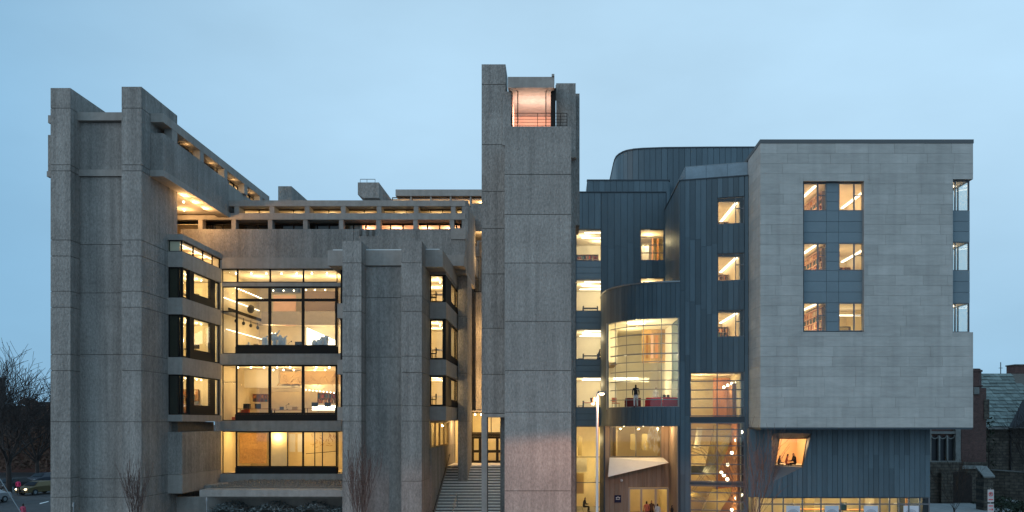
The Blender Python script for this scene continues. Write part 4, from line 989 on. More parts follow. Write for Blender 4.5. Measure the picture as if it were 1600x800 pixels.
# recessed window bay
YR = YB + 0.28
wrow = [(329.5, 285.6), (422.7, 379.5), (517.6, 473)]
kr = lambda y: Z(y, YR)
wxa = (X(1255.5, YR), X(1291.3, YR)); wxb = (X(1310.5, YR), X(1349, YR))
FRb = front(YR)
SHB = thing
for i, (y0, y1) in enumerate(wrow):
    for (xa2, xb3) in (wxa, wxb):
        vm_ = xa2 + (xb3 - xa2) * 0.63
        wo = window(zb, FRb, xa2, xb3, kr(y0), kr(y1), vs=(vm_,), fw=0.06, mw=0.09, off=-0.02, fm=GREYM)
        MB().fbox(FRb, vm_, xb3 - 0.06, kr(y1) - 0.86, kr(y1) - 0.81, -0.11, -0.03).build('transom', GREYM, wo)
    # middle panels
    for j in range(3):
        za = kr(y0) + (kr(y1) - kr(y0)) * j / 3; zb2 = kr(y0) + (kr(y1) - kr(y0)) * (j + 1) / 3
        MB().fbox(FRb, wxa[1] + 0.01, wxb[0] - 0.01, za + 0.01, zb2 - 0.01, -0.08, 0).build('spandrel_panel', PANEL, zb)
    if i < 2:
        yb_ = wrow[i + 1][1]
        for j in range(3):
            za = kr(yb_) + (kr(y0) - kr(yb_)) * j / 3; zb2 = kr(yb_) + (kr(y0) - kr(yb_)) * (j + 1) / 3
            for (xa2, xb3) in ((wxa[0], wxa[1]), (wxa[1], wxb[0]), (wxb[0], wxb[1])):
                MB().fbox(FRb, xa2 + 0.01, xb3 - 0.01, za + 0.01, zb2 - 0.01, -0.08, 0).build('spandrel_panel', PANEL, zb)
rops = [(a, b, kr(y0), kr(y1)) for (y0, y1) in wrow for (a, b) in (wxa, wxb)]
backing(FRb, rx0 - 0.1, rx1 + 0.1, rz0 - 0.1, rz1 + 0.1, rops, ZSEAM, -0.25).location.y += 0.08
B('window_sill', zb, LIME, rx0 - 0.1, rx1 + 0.1, YB - 0.012, YR + 0.05, rz0 - 0.12, rz0 - 0.003)
for i, (y0, y1) in enumerate(wrow):
    r2 = room(zb, wxa[0] - 0.9, wxa[1] + 0.3, YR + 0.35, 60.5, kr(y0) - 0.5, kr(y1) + 0.0, WALLI)
    r3 = room(zb, wxb[0] - 0.3, wxb[1] + 1.2, YR + 0.35, 60.8, kr(y0) - 0.5, kr(y1) + 0.0, WALLI if i < 2 else WALLY)
    B('tube_lamp', r2, TUBE, 17.40, 17.54, 54.95, 57.9, kr(y1) - 0.07, kr(y1) - 0.01)
    if i < 2: B('tube_lamp', r3, TUBE, 21.18, 21.34, 55.2, 60.6, kr(y1) - 0.07, kr(y1) - 0.01)
    else:
        B('tube_lamp', r3, TUBE, 18.2, 21.4, 57.2, 57.3, kr(y1) - 0.5, kr(y1) - 0.42)
        B('hanging_panel', r3, MATS['olive_panel'], 19.0, 21.0, 58.5, 58.6, kr(y0) + 0.35, kr(y0) + 0.75)
    for (cx_, dy_, pw) in (((wxa[0] + wxa[1]) / 2, 56.4, 34), ((wxa[0] + wxa[1]) / 2 - 0.4, 58.9, 34), ((wxb[0] + wxb[1]) / 2, 56.4, 34 + 8 * (i == 1)), ((wxb[0] + wxb[1]) / 2 + 0.5, 59.0, 36 - 8 * (i == 1))):
        lamp(cx_, dy_, kr(y0) - 0.1, pw * 1.7, (1, 0.74 + 0.03 * i, 0.50))
# corner windows and panels
cx0, cx1 = X(1489.5, YB + 0.15), X(1515.5, YB + 0.15)
crow = [(328.5, 281), (422, 377), (518.5, 473)]
FC = front(YB + 0.2)
for i, (y0, y1) in enumerate(crow):
    window(zb, FC, cx0 - 0.03, cx1, kx(y0), kx(y1), vs=(cx0 + 0.16,), fw=0.045, mw=0.07, off=0, fm=GREYM)
    window(zb, rside(cx1), YB + 0.25, 57.2, kx(y0), kx(y1), fw=0.045, off=0, fm=GREYM, vs=(55.7,))
    # open plan corner so the sky shows through both panes
    r2 = B('ceiling', zb, CEIL, cx0 - 3.5, cx1 - 0.15, YB + 0.3, 57.2, kx(y1) + 0.0, kx(y1) + 0.08)
    B('floor', r2, FLOORI, cx0 - 3.5, cx1 - 0.15, YB + 0.3, 57.2, kx(y0) - 0.1, kx(y0) - 0.02)
    B('side_wall', r2, WALLW, cx0 - 3.6, cx0 - 3.5, YB + 0.3, 57.2, kx(y0), kx(y1))
    B('interior_wall', r2, WALLW, cx0 - 3.5, cx1 - 0.9, 57.2, 57.3, kx(y0), kx(y1))
    for j in range(2): MB().prism([(cx0 + 0.1, 54.9 + j * 1.1, kx(y1) - 0.02), (cx0 + 0.8, 55.4 + j * 1.1, kx(y1) - 0.02), (cx0 + 0.8, 55.55 + j * 1.1, kx(y1) - 0.02), (cx0 + 0.1, 55.05 + j * 1.1, kx(y1) - 0.02)], (0, 0, -0.05)).build('tube_lamp', TUBE, r2)
    lamp(cx0 + 0.0, 55.8, kx(y1) - 0.4, 26, (1, 0.82, 0.62))
    if i < 2:
        yb_ = crow[i + 1][1]
        for j in range(3):
            za = kx(yb_) + (kx(y0) - kx(yb_)) * j / 3; zb2 = kx(yb_) + (kx(y0) - kx(yb_)) * (j + 1) / 3
            MB().fbox(FC, cx0 - 0.02, cx1, za + 0.01, zb2 - 0.01, -0.08, 0.02).build('spandrel_panel', PANEL, zb)
            MB().fbox(rside(cx1), YB + 0.29, 57.2, za + 0.01, zb2 - 0.01, -0.08, 0.0).build('spandrel_panel', PANEL, zb)
        B('backing_wall', zb, ZSEAM, cx0 - 0.1, cx1 - 0.1, YB + 0.3, 57.1, kx(yb_) + 0.09, kx(y0) - 0.11)
B('notch_reveal', zb, LIME, nx0 - 0.35, nx0 - 0.004, YB + 0.5, YB + 0.65, nz0, nz1)
# --- zinc wall under the box
YZ = 56.5; kz = lambda y: Z(y, YZ)
ux0, ux1 = 13.3, X(1453, YZ); uz0, uz1 = kz(776.5), zl0 - 0.13
FZ = front(YZ)
ax = [X(q, YZ) for q in (1206, 1253.6, 1268)]
def zlow(x_):   # lower / right edge of the funnel opening
    if x_ <= ax[1]: return kz(753) + (kz(730) - kz(753)) * (x_ - ax[0]) / (ax[1] - ax[0])
    return kz(730) + (kz(678) - kz(730)) * (x_ - ax[1]) / (ax[2] - ax[1])
zup = kz(677)
segs = [(ux0, ax[0], 3), (ax[0], ax[1], 6), (ax[1], ax[2], 2), (ax[2], ux1, 23)]
for (a0, a1, n) in segs:
    for i in range(n):
        a = a0 + (a1 - a0) * i / n; b = a0 + (a1 - a0) * (i + 1) / n; g_ = 0.012
        if a0 >= ax[0] - 1e-6 and a1 <= ax[2] + 1e-6:
            MB().fbox(FZ, a + g_, b - g_, zup, uz1, 0, 0.05).build('zinc_panel', ZINC, zb)
            MB().trap(FZ, a + g_, b - g_, uz0, uz0, zlow(a), zlow(b), 0, 0.05).build('zinc_panel', ZINC, zb)
            MB().trap(FZ, a, b, uz0, uz0, zlow(a) - 0.01, zlow(b) - 0.01, -0.12, -0.003).build('backing_wall', ZSEAM, zb)
            MB().fbox(FZ, a, b, zup, uz1, -0.12, -0.003).build('backing_wall', ZSEAM, zb)
        else:
            zm = uz0 + (uz1 - uz0) * (0.42 if i % 2 else 0.62)
            MB().fbox(FZ, a + g_, b - g_, uz0, zm - 0.005, 0, 0.05).build('zinc_panel', ZINC, zb)
            MB().fbox(FZ, a + g_, b - g_, zm + 0.005, uz1, 0, 0.05).build('zinc_panel', ZINC, zb)
B('backing_wall', zb, ZSEAM, ux0, ax[0], YZ + 0.003, YZ + 0.2, uz0, uz1)
B('backing_wall', zb, ZSEAM, ax[2], ux1, YZ + 0.003, YZ + 0.2, uz0, uz1)
# funnel: inner glazed parallelogram set back
YG = 57.6; kg = lambda y: Z(y, YG)
outer = [Vector((ax[0], YZ - 0.03, zup)), Vector((ax[2], YZ - 0.03, zup)), Vector((ax[1], YZ - 0.03, zlow(ax[1]))), Vector((ax[0], YZ - 0.03, zlow(ax[0])))]
inner = [Vector((X(1217.5, YG), YG, kg(685))), Vector((X(1261, YG), YG, kg(685))), Vector((X(1253.8, YG), YG, kg(727.5))), Vector((X(1211, YG), YG, kg(727.5)))]
PSM = mat('grey_metal_reveal', (0.15, 0.165, 0.18), 0.55, nscale=1, namt=0.05)
for i in range(4):
    j = (i + 1) % 4
    MB().quad([outer[i], outer[j], inner[j], inner[i]]).build('window_reveal', PSM, zb)
po = MB()
for i in range(4):
    j = (i + 1) % 4; po.tube(inner[i], inner[j], 0.05, n=4)
pw = po.build('window', DARKM, zb); MB().quad(inner).build('pane', GLASS, pw)
pr = room(zb, X(1200, YG), X(1272, YG), YG + 0.1, 62, kg(727.5) - 0.02, kg(682), mat('orange_plaster', (0.86, 0.58, 0.34), 0.9), floor=WALLW)
lamp(X(1235, 58.8), 59.0, kg(690), 42, (1, 0.74, 0.50)); lamp(X(1225, 60), 60.6, kg(690), 40, (1, 0.74, 0.50))
B('timber_wall', pr, WALLO, X(1250, 61), X(1262, 61), 61, 61.3, kg(727), kg(683))
# ground floor shop glazing
YGd = 56.7; kd = lambda y: Z(y, YGd)
mx = [X(q, YGd) for q in (1207, 1224, 1254, 1283, 1313.6, 1343.6, 1375, 1390, 1405, 1420, 1437)]
window(zb, front(YGd), X(1186, YGd), X(1453, YGd), GZ + 0.15, uz0 - 0.02, vs=mx, hs=(kd(787.8),), fw=0.09, mw=0.09, fm=GREYM)
rs = room(zb, X(1187, YGd), X(1453, YGd), YGd + 0.15, 62, GZ + 0.15, uz0 + 0.1, WALLY, floor=FLOORI)
for q in (1200, 1240, 1280, 1320, 1360, 1400, 1440): lamp(X(q, 58.5), 58.6, 1.55, 42, (1, 0.84, 0.54), 0.08)
for a, b in ((1240, 1252), (1257, 1272)): B('partition', rs, MATS['olive_panel'], X(a, 60), X(b, 60), 60, 60.1, 0, 1.7)
for a in (1352, 1392): B('partition', rs, WALLI, X(a, 61), X(a + 14, 61), 61, 61.1, GZ + 0.2, 1.75)
for a in (1416, 1426, 1443): B('partition_post', rs, WOOD, X(a, 59), X(a + 4, 59), 59, 59.2, GZ + 0.2, 1.75)
POST = mat('poster_white', (0.62, 0.66, 0.72), 0.6); PINK = mat('poster_print', (0.10, 0.12, 0.17), 0.6)
for q, wd in ((1228.5, 22), (1289, 22), (1350, 22.5), (1412, 24)):
    po = B('poster', zb, POST, X(q, YGd), X(q + wd, YGd), YGd + 0.03, YGd + 0.045, GZ + 0.3, kd(790.2))
    e = MB(); cxp = X(q + wd / 2, YGd); 
    for i in range(14):
        t0 = PI * i / 14; t1 = PI * (i + 1) / 14
        for rr3 in (0.36, 0.27): e.tube((cxp + rr3 * math.cos(t0), YGd + 0.025, 0.64 + rr3 * 0.75 * math.sin(t0)), (cxp + rr3 * math.cos(t1), YGd + 0.025, 0.64 + rr3 * 0.75 * math.sin(t1)), 0.012, n=4)
    e.box(cxp - 0.18, cxp + 0.18, YGd + 0.02, YGd + 0.028, 0.66, 0.70); e.box(cxp - 0.12, cxp + 0.12, YGd + 0.02, YGd + 0.028, 0.74, 0.77)
    e.build('emblem', PINK, po)
B('rear_wall', zb, ZSEAM, 1.3, 26, 80, 80.4, GZ, 24)
B('rear_side_wall', zb, ZSEAM, ux1 - 0.4, ux1 - 0.02, YZ + 0.25, 80, GZ, uz1)


# ================================================================== PEOPLE
CLOTH = {}
def cloth(name, c_):
    if name not in CLOTH: CLOTH[name] = mat(name + '_cloth', c_, 0.9, nscale=8, namt=0.15)
    return CLOTH[name]
def person(loc, rz, label, top, legs, pose='stand', h=1.72, skirt=False, reach=0.0, hair=None, group=None):
    s_ = h / 1.72
    if pose == 'stand':
        J = {'pelvis': (0, 0, 0.93), 'belly': (0, 0.0, 1.10), 'chest': (0, 0, 1.30), 'neck': (0, 0, 1.47), 'head': (0, -0.02, 1.56), 'crown': (0, -0.01, 1.69),
             'hl': (0.09, 0, 0.88), 'kl': (0.10, -0.04, 0.48), 'al': (0.10, 0.03, 0.09), 'tl': (0.10, -0.13, 0.035),
             'hr': (-0.09, 0, 0.88), 'kr': (-0.10, -0.02, 0.48), 'ar': (-0.10, 0.06, 0.09), 'tr': (-0.10, -0.10, 0.035),
             'sl': (0.18, 0, 1.40), 'el': (0.23, 0.02, 1.13), 'wl': (0.22, -0.10 - reach, 0.92 + reach * 0.8), 'nl': (0.215, -0.14 - reach * 1.3, 0.84 + reach),
             'sr': (-0.18, 0, 1.40), 'er': (-0.23, 0.02, 1.13), 'wr': (-0.22, -0.08, 0.90), 'nr': (-0.215, -0.11, 0.81)}
    else:
        J = {'pelvis': (0, 0, 0.50), 'belly': (0, -0.02, 0.68), 'chest': (0, -0.07, 0.88), 'neck': (0, -0.10, 1.05), 'head': (0, -0.15, 1.14), 'crown': (0, -0.14, 1.27),
             'hl': (0.10, -0.03, 0.50), 'kl': (0.13, -0.45, 0.50), 'al': (0.13, -0.42, 0.09), 'tl': (0.13, -0.56, 0.035),
             'hr': (-0.10, -0.03, 0.50), 'kr': (-0.13, -0.45, 0.50), 'ar': (-0.13, -0.40, 0.09), 'tr': (-0.13, -0.54, 0.035),
             'sl': (0.18, -0.08, 0.97), 'el': (0.24, -0.12, 0.73), 'wl': (0.17, -0.35, 0.70), 'nl': (0.13, -0.44, 0.71),
             'sr': (-0.18, -0.08, 0.97), 'er': (-0.24, -0.12, 0.73), 'wr': (-0.17, -0.35, 0.70), 'nr': (-0.13, -0.44, 0.71)}
    rad = {'pelvis': (.15, .11), 'belly': (.135, .10), 'chest': (.165, .115), 'neck': (.055, .055), 'head': (.082, .095), 'crown': (.06, .07),
           'hl': (.085, .09), 'kl': (.06, .062), 'al': (.04, .045), 'tl': (.035, .025), 'hr': (.085, .09), 'kr': (.06, .062), 'ar': (.04, .045), 'tr': (.035, .025),
           'sl': (.062, .062), 'el': (.045, .045), 'wl': (.03, .03), 'nl': (.038, .02), 'sr': (.062, .062), 'er': (.045, .045), 'wr': (.03, .03), 'nr': (.038, .02)}
    E = [('pelvis', 'belly'), ('belly', 'chest'), ('chest', 'neck'), ('neck', 'head'), ('head', 'crown'), ('pelvis', 'hl'), ('hl', 'kl'), ('kl', 'al'), ('al', 'tl'),
         ('pelvis', 'hr'), ('hr', 'kr'), ('kr', 'ar'), ('ar', 'tr'), ('chest', 'sl'), ('sl', 'el'), ('el', 'wl'), ('wl', 'nl'), ('chest', 'sr'), ('sr', 'er'), ('er', 'wr'), ('wr', 'nr')]
    ks_ = list(J); idx = {k: i for i, k in enumerate(ks_)}
    me = bpy.data.meshes.new('person'); me.from_pydata([tuple(Vector(J[k]) * s_) for k in ks_], [(idx[a], idx[b]) for a, b in E], [])
    o = bpy.data.objects.new('person_tmp', me); COL.objects.link(o)
    sk_ = o.modifiers.new('skin', 'SKIN'); sk_.use_smooth_shade = True
    if not me.skin_vertices: 
        bm = bmesh.new(); bm.from_mesh(me); bm.verts.layers.skin.verify(); bm.to_mesh(me); bm.free()
    for k in ks_: v = me.skin_vertices[0].data[idx[k]]; v.radius = (rad[k][0] * s_, rad[k][1] * s_); v.use_root = (k == 'pelvis')
    o.modifiers.new('sub', 'SUBSURF').levels = 1
    dg = bpy.context.evaluated_depsgraph_get(); dg.update()
    m2 = bpy.data.meshes.new_from_object(o.evaluated_get(dg)); bpy.data.objects.remove(o)
    m2.materials.clear()
    for q in (top, legs, SKIN, BLACK, hair or HAIR): m2.materials.append(q)
    hd = Vector(J['head']) * s_; hip = J['pelvis'][2] * s_
    for p_ in m2.polygons:
        c_ = p_.center; p_.use_smooth = True
        if c_.z > hd.z - 0.07 * s_: mi = 4 if (c_.z > hd.z + 0.07 * s_ or c_.y > hd.y + 0.03) else 2
        elif min((c_ - Vector(J[k]) * s_).length for k in ('nl', 'nr')) < 0.065: mi = 2
        elif min((c_ - Vector(J[k]) * s_).length for k in ('tl', 'tr', 'al', 'ar')) < 0.10: mi = 3
        elif pose == 'stand' and c_.z < hip: mi = 1
        elif pose != 'stand' and (c_.y < -0.22 * s_ and c_.z < 0.62 * s_ or c_.z < 0.52 * s_): mi = 1
        else: mi = 0
        p_.material_index = mi
    o = bpy.data.objects.new('person', m2); COL.objects.link(o); o.location = loc; o.rotation_euler = (0, 0, rz)
    W[o.name] = Vector(loc); tag(o, label, 'person', group); return o
DK = cloth('black', (0.02, 0.02, 0.022)); NV = cloth('navy', (0.03, 0.04, 0.07)); OR = cloth('orange', (0.62, 0.17, 0.10)); PK = cloth('pink', (0.70, 0.05, 0.16)); WH = cloth('white', (0.6, 0.6, 0.6))
PV = GZ + 0.12
zfl = zg0 - 0.10
person((X(993.5, 59.6), 59.62, zfl), R(180), 'person in a dark jacket and pale trousers standing between the red seats', DK, WH, h=1.8)
person((X(1025, 62.6), 62.6, zfl), R(20), 'person in pale clothes with dark hair behind the middle red seat', WH, NV, h=1.7)
person((X(1010.5, 61.5), 61.5, PV - 0.05), R(200), 'person in an orange jacket at the entrance doors', OR, NV, h=1.72)
person((X(1027.5, 60.6), 60.6, PV - 0.05), R(150), 'dark haired person in white by the right entrance door', WH, DK, h=1.62)
person((X(1050, 59.3), 59.3, PV - 0.08), R(100), 'person in black walking past the right end of the entrance', DK, DK, h=1.66)
person((X(1018, 62.0), 62.0, PV - 0.08), R(10), 'person in a brown coat just inside the entrance doors', cloth('brown', (0.15, 0.08, 0.05)), DK, h=1.75)
person((X(912, 68.5), 68.5, PV), R(70), 'person in black seated inside behind the tall glazing', DK, DK, pose='sit')
zp = kg(727.5)
person((X(1228, 58.7), 58.7, zp - 0.40), R(75), 'person in orange seated in the slanted window', OR, DK, pose='sit', h=1.62)
person((X(1242.5, 58.6), 58.6, zp - 0.40), R(-80), 'person in black seated right in the slanted window', DK, DK, pose='sit', h=1.7)
person((X(1216, 59.0), 59.0, zp - 0.50), R(60), 'person in black partly seen at the left edge of the slanted window', DK, DK, pose='sit', h=1.6)
person((XQ - 0.75, 58.35, kb(465) - 0.42), R(80), 'person seated behind the upper left side windows', cloth('tan', (0.4, 0.25, 0.15)), DK, pose='sit')
pp = G(28.5, 775)
person((pp.x, pp.y, GZ + 0.1), R(190), 'person in a bright pink jacket walking on the far sidewalk', PK, DK, h=1.66)
pq = G(36, 822)
person((pq.x, pq.y, GZ + 0.1), R(170), 'person in a pink coat at the bottom left corner of the photo', cloth('rose', (0.45, 0.08, 0.14)), DK, h=1.62)

# ================================================================== FURNITURE SEEN THROUGH THE GLASS
BOOKS = [mat('book_' + n, c_, 0.8) for n, c_ in (('red', (0.36, 0.08, 0.05)), ('brown', (0.25, 0.13, 0.07)), ('cream', (0.62, 0.5, 0.34)), ('teal', (0.08, 0.16, 0.17)), ('orange', (0.55, 0.22, 0.08)))]
PINKW = mat('pinkish_shelf_wood', (0.58, 0.36, 0.26), 0.7, nscale=3, namt=0.1)
def bookshelf(x0, x1, y, z0, z1, label, nx=3, nz=4, dep=0.35, side=False, group=None, m=None):
    """open shelf; side=True stands along y instead of x"""
    L0 = (x0, y, z0) if not side else (x0, y, z0)
    t = thing('bookshelf', L0, label, 'bookshelf', group)
    wd = x1 - x0; hh = z1 - z0; m = m or WOOD
    def bb(mb, a0, a1, d0, d1, b0, b1):
        if side: mb.box(x0 + d0, x0 + d1, y + a0, y + a1, z0 + b0, z0 + b1)
        else: mb.box(x0 + a0, x0 + a1, y + d0, y + d1, z0 + b0, z0 + b1)
    f = MB()
    for i in range(nx + 1): a = wd * i / nx; bb(f, a - 0.02, a + 0.02, 0, dep, 0, hh)
    f.build('upright', m, t)
    for j in range(nz + 1): f = MB(); b = hh * j / nz; bb(f, 0.022, wd - 0.022, 0.01, dep - 0.01, max(b - 0.02, 0.0), b + 0.02); f.build('shelf', m, t)
    f = MB(); bb(f, 0, wd, dep + 0.001, dep + 0.02, 0, hh); f.build('back_board', m, t)
    for j in range(nz):
        for k in range(2):
            f = MB(); 
            for i in range(nx):
                a = wd * i / nx + 0.03
                while a < wd * (i + 1) / nx - 0.08:
                    w_ = random.uniform(0.04, 0.09)
                    if random.random() < 0.42: bb(f, a, a + w_, 0.04, 0.26, hh * j / nz + 0.021, hh * j / nz + 0.02 + (hh / nz - 0.06) * random.uniform(0.6, 0.92))
                    a += w_ + 0.006
            if f.v: f.build('books', BOOKS[(j + 2 * k + int(abs(x0) * 3)) % 5], t)
    return t
def table(x, y, z, wx, wy, h, label, m=None, group=None):
    t = thing('table', (x, y, z), label, 'table', group); m = m or WHITE
    B('table_top', t, m, x - wx / 2, x + wx / 2, y - wy / 2, y + wy / 2, z + h - 0.04, z + h)
    for a in (-1, 1):
        for b in (-1, 1): MB().tube((x + a * (wx / 2 - 0.06), y + b * (wy / 2 - 0.06), z), (x + a * (wx / 2 - 0.06), y + b * (wy / 2 - 0.06), z + h - 0.04), 0.025).build('leg', DARKM, t)
    return t
def chair(x, y, z, rz, label, m=None, group=None):
    t = thing('chair', (x, y, z), label, 'chair', group); m = m or BLACK
    c_, s_ = math.cos(rz), math.sin(rz)
    def q(a, b, d): return (x + a * c_ - b * s_, y + a * s_ + b * c_, z + d)
    def bx(a0, a1, b0, b1, d0, d1): return MB().hexa([q(a0, b0, d0), q(a1, b0, d0), q(a1, b1, d0), q(a0, b1, d0), q(a0, b0, d1), q(a1, b0, d1), q(a1, b1, d1), q(a0, b1, d1)])
    bx(-.22, .22, -.22, .22, .42, .47).build('seat', m, t); bx(-.21, .21, .19, .23, .52, .88).build('backrest', m, t)
    for a in (-.19, .19):
        for b in (-.19, .2): MB().tube(q(a, b, 0), q(a, b, 0.42 if b < 0 else 0.55), 0.018).build('leg', DARKM, t)
    return t
def sofa(x, y, z, wx, label, m):
    t = thing('sofa', (x, y, z), label, 'sofa', 'seats in the curved glass lounge')
    B('seat', t, m, x - wx / 2, x + wx / 2, y - 0.05, y + 0.6, z + 0.12, z + 0.42, bev=0.04)
    B('backrest', t, m, x - wx / 2, x + wx / 2, y - 0.25, y - 0.055, z + 0.1, z + 0.80, bev=0.05)
    for a in (-1, 1): MB().box(x + a * wx / 2 - 0.08 * (a > 0) - 0.0, x + a * wx / 2 + 0.08 * (a < 0), y - 0.04, y + 0.6, z + 0.43, z + 0.62).build('armrest', m, t)
    for a in (-1, 1): MB().tube((x + a * (wx / 2 - 0.1), y - 0.1, z), (x + a * (wx / 2 - 0.1), y - 0.1, z + 0.12), 0.03).build('leg', DARKM, t)
sofa(X(989, 60.7), 60.7, zfl, 1.15, 'maroon sofa behind the glass of the lounge, left of the other two', DREDF)
sofa(X(1021, 60.2), 60.2, zfl, 1.15, 'bright red sofa in the middle of the glazed lounge', REDF)
sofa(X(1047, 59.7), 59.7, zfl, 1.1, 'bright red sofa at the right end of the glazed lounge', REDF)
chair(X(962, 62.5), 62.5, zfl, R(30), 'red chair at the left end of the glazed lounge', cloth('salmon', (0.55, 0.18, 0.12)))
table(X(1045, 63.5), 63.5, zfl, 1.8, 0.7, 0.95, 'dark counter behind the right red sofa', BLACK)
for i, q in enumerate((1038, 1044, 1050)): 
    b_ = MB().ball((X(q, 63.5), 63.5, zfl + 0.951 + 0.10), 0.14, 0.12, 0.10).build('bowl', BLACK); tag(b_, ('leftmost', 'middle', 'rightmost')[i] + ' dark bowl on the counter behind the right red sofa', 'bowl', 'dark bowls on the lounge counter')
# offices in the narrow glazed strip
for i, (y0, y1) in enumerate(rows):
    zf_ = ksb(y0) - 0.3
    nm = ('top', 'second', 'third', 'lowest')[i]
    if i == 0: bookshelf(1.7, 3.6, YSB + 4.2, zf_ + 0.05, zf_ + 1.7, 'orange book shelf in the top office of the narrow strip', 4, 4, m=WOODP)
    else:
        table(2.8, YSB + 1.6, zf_ + 0.02, 1.3, 0.7, 0.74, nm + ' office desk in the narrow glazed strip', DARKM if i < 3 else REDF)
        chair(2.0, YSB + 1.3, zf_ + 0.02, R(-80), 'black chair left of the ' + nm + ' office desk in the narrow strip')
        chair(3.6, YSB + 1.4, zf_ + 0.02, R(80), 'black chair right of the ' + nm + ' office desk in the narrow strip')
person((3.45, YSB + 1.25, ksb(562) - 0.28), R(80), 'person in black at the desk of the third office window', DK, DK, pose='sit')
# box rooms
for i, (y0, y1) in enumerate(wrow):
    nm = ('top', 'middle', 'bottom')[i]; zf_ = kr(y0) - 0.48
    bookshelf(wxa[1] - 0.10, wxa[1] + 4.0, 54.95, zf_, zf_ + (2.0, 2.1, 2.2)[i], 'red book shelf along the wall of the ' + nm + ' left room of the stone box', 6, 5, side=True, m=PINKW)
    if i: bookshelf(wxb[0] + 0.5, wxb[1] + 0.7, 58.6, zf_, zf_ + (1.3 if i == 2 else 1.5), 'low book shelf in the ' + nm + ' right window of the stone box', 4, 3, m=MATS['olive_panel'] if i == 2 else WOOD)
for i, (y0, y1) in enumerate(wr):
    nm = ('top', 'middle', 'bottom')[i]; zf_ = zFm(y0) - 0.38
    bookshelf(11.5, 13.1, 62.0, zf_, zf_ + 1.6, 'wooden shelf seen in the ' + nm + ' window of the zinc front', 4, 4, m=WOODP)
# concrete building interiors
zf_ = kb(648) + 0.04
bookshelf(-31.6, -29.6, 61.8, zf_, zf_ + 2.2, 'tall brown book shelf behind the lowest left side windows', 3, 5)
bookshelf(XQ - 2.9, XQ - 1.6, 63.6, zf_, zf_ + 2.0, 'brown book shelf beside the corner of the lowest left side windows', 3, 5)
zf_ = k64(657.5) + 0.06
bookshelf(X(395, 70.2), X(418, 70.2), 70.2, Z(628, 70.2), Z(616, 70.2), 'brown pigeon hole shelf on the left of the middle court room', 4, 2)
bookshelf(X(496, 70.2), X(524, 70.2), 70.2, Z(630, 70.2), Z(614, 70.2), 'brown pigeon hole shelf on the right of the middle court room', 5, 2)
B('counter_light', rb, TUBE, X(487, 70.4), X(524, 70.4), 70.5, 70.55, Z(641, 70.4), Z(633, 70.4))
table(X(400, 67), 67, zf_, 3.0, 0.8, 0.95, 'long desk behind the second glass light of the middle court room', WOOD)
table(X(450, 67), 67, zf_, 2.6, 0.8, 0.85, 'long table behind the third glass light of the middle court room', WOOD)
table(X(502, 67), 67, zf_, 2.6, 0.8, 1.0, 'long table behind the right glass light of the middle court room', WOOD)
for i, (q, y) in enumerate(((386, 67), (404, 67.1))):
    b_ = thing('printer', (X(q, y), y, zf_ + 0.95), ('boxy black printer at the left end', 'dark monitor in the middle')[i] + ' of the long desk', ('printer', 'monitor')[i])
    B('body', b_, BLACK, X(q, y) - 0.25, X(q, y) + 0.25, y - 0.2, y + 0.2 if i == 0 else y - 0.12, zf_ + 0.951, zf_ + 1.35, bev=0.03)
    B('tray', b_, BLACK, X(q, y) - 0.18, X(q, y) + 0.18, y - 0.3, y - 0.205, zf_ + 0.96, zf_ + 1.0)
rdm = MB()
for i in range(5): rdm.box(XW0 + 0.15 + i * 0.14, XW0 + 1.1, 66 + i * 0.28, 66.27 + i * 0.28, zf_, zf_ + 0.25 + i * 0.2)
o_ = rdm.build('stepped_seat', cloth('rust', (0.60, 0.13, 0.06))); tag(o_, 'rust red stepped seating behind the narrow left glass of the middle court room', 'seating')
# plaster casts in the tall studio
zs_ = k64(553) + 0.06
def cast(x, y, z, h, wd, label, seed):
    rnd = random.Random(seed); m = MB()
    b0 = Vector((x, y, z))
    m.box(x - wd / 2, x + wd / 2, y - 0.3, y + 0.3, z, z + 0.62)
    t = thing('plaster_cast', (x, y, z), label, 'sculpture'); m.build('plinth', PLASTER, t)
    m = MB()
    for i in range(5):
        m.ball((x + rnd.uniform(-.5, .5) * wd * 0.8, y + rnd.uniform(-.15, .15), z + 0.62 + h * rnd.uniform(0.15, 0.75)), rnd.uniform(.12, .24), rnd.uniform(.1, .2), rnd.uniform(.2, .42))
    m.tube((x, y, z + 0.62), (x, y, z + 0.62 + h * 0.8), 0.2, 0.1, 7); m.tube((x, y, z + .62 + h * .6), (x + wd * .5, y - .1, z + .62 + h), 0.1, 0.05, 6)
    m.build('figure', PLASTER, t, smooth=True); return t
cast(X(414, 65.8), 65.8, zs_, 0.9, 0.5, 'small white plaster cast left of the tall studio mullion', 1)
cast(X(429, 65.8), 65.8, zs_, 1.35, 0.9, 'tall white plaster figure group in the tall studio window', 2)
cast(X(441, 65.9), 65.9, zs_, 0.9, 0.8, 'leaning white plaster cast right of the tall figure group', 3)
cast(X(497, 65.8), 65.8, zs_, 0.75, 1.0, 'low white plaster horse cast in the right studio light', 4)
cast(X(508, 65.9), 65.9, zs_, 0.9, 0.6, 'grey white plaster bust at the right end of the studio', 5)
table(X(395, 66.2), 66.2, zs_, 2.4, 0.8, 0.65, 'white work table in the second light of the tall studio', WHITE)
table(X(460, 66.4), 66.4, zs_, 2.0, 0.8, 0.65, 'white work table in the third light of the tall studio', WHITE)
cn = MB().ball((X(392, 67), 67, Z(483, 67)), 0.3, 0.2, 0.35).tube((X(392, 67), 67, Z(483, 67)), (X(392, 67), 67, Z(476, 67)), 0.05).build('hanging_ornament', JOINT); tag(cn, 'dark round ornament hanging on the studio wall above the balcony rail', 'ornament')
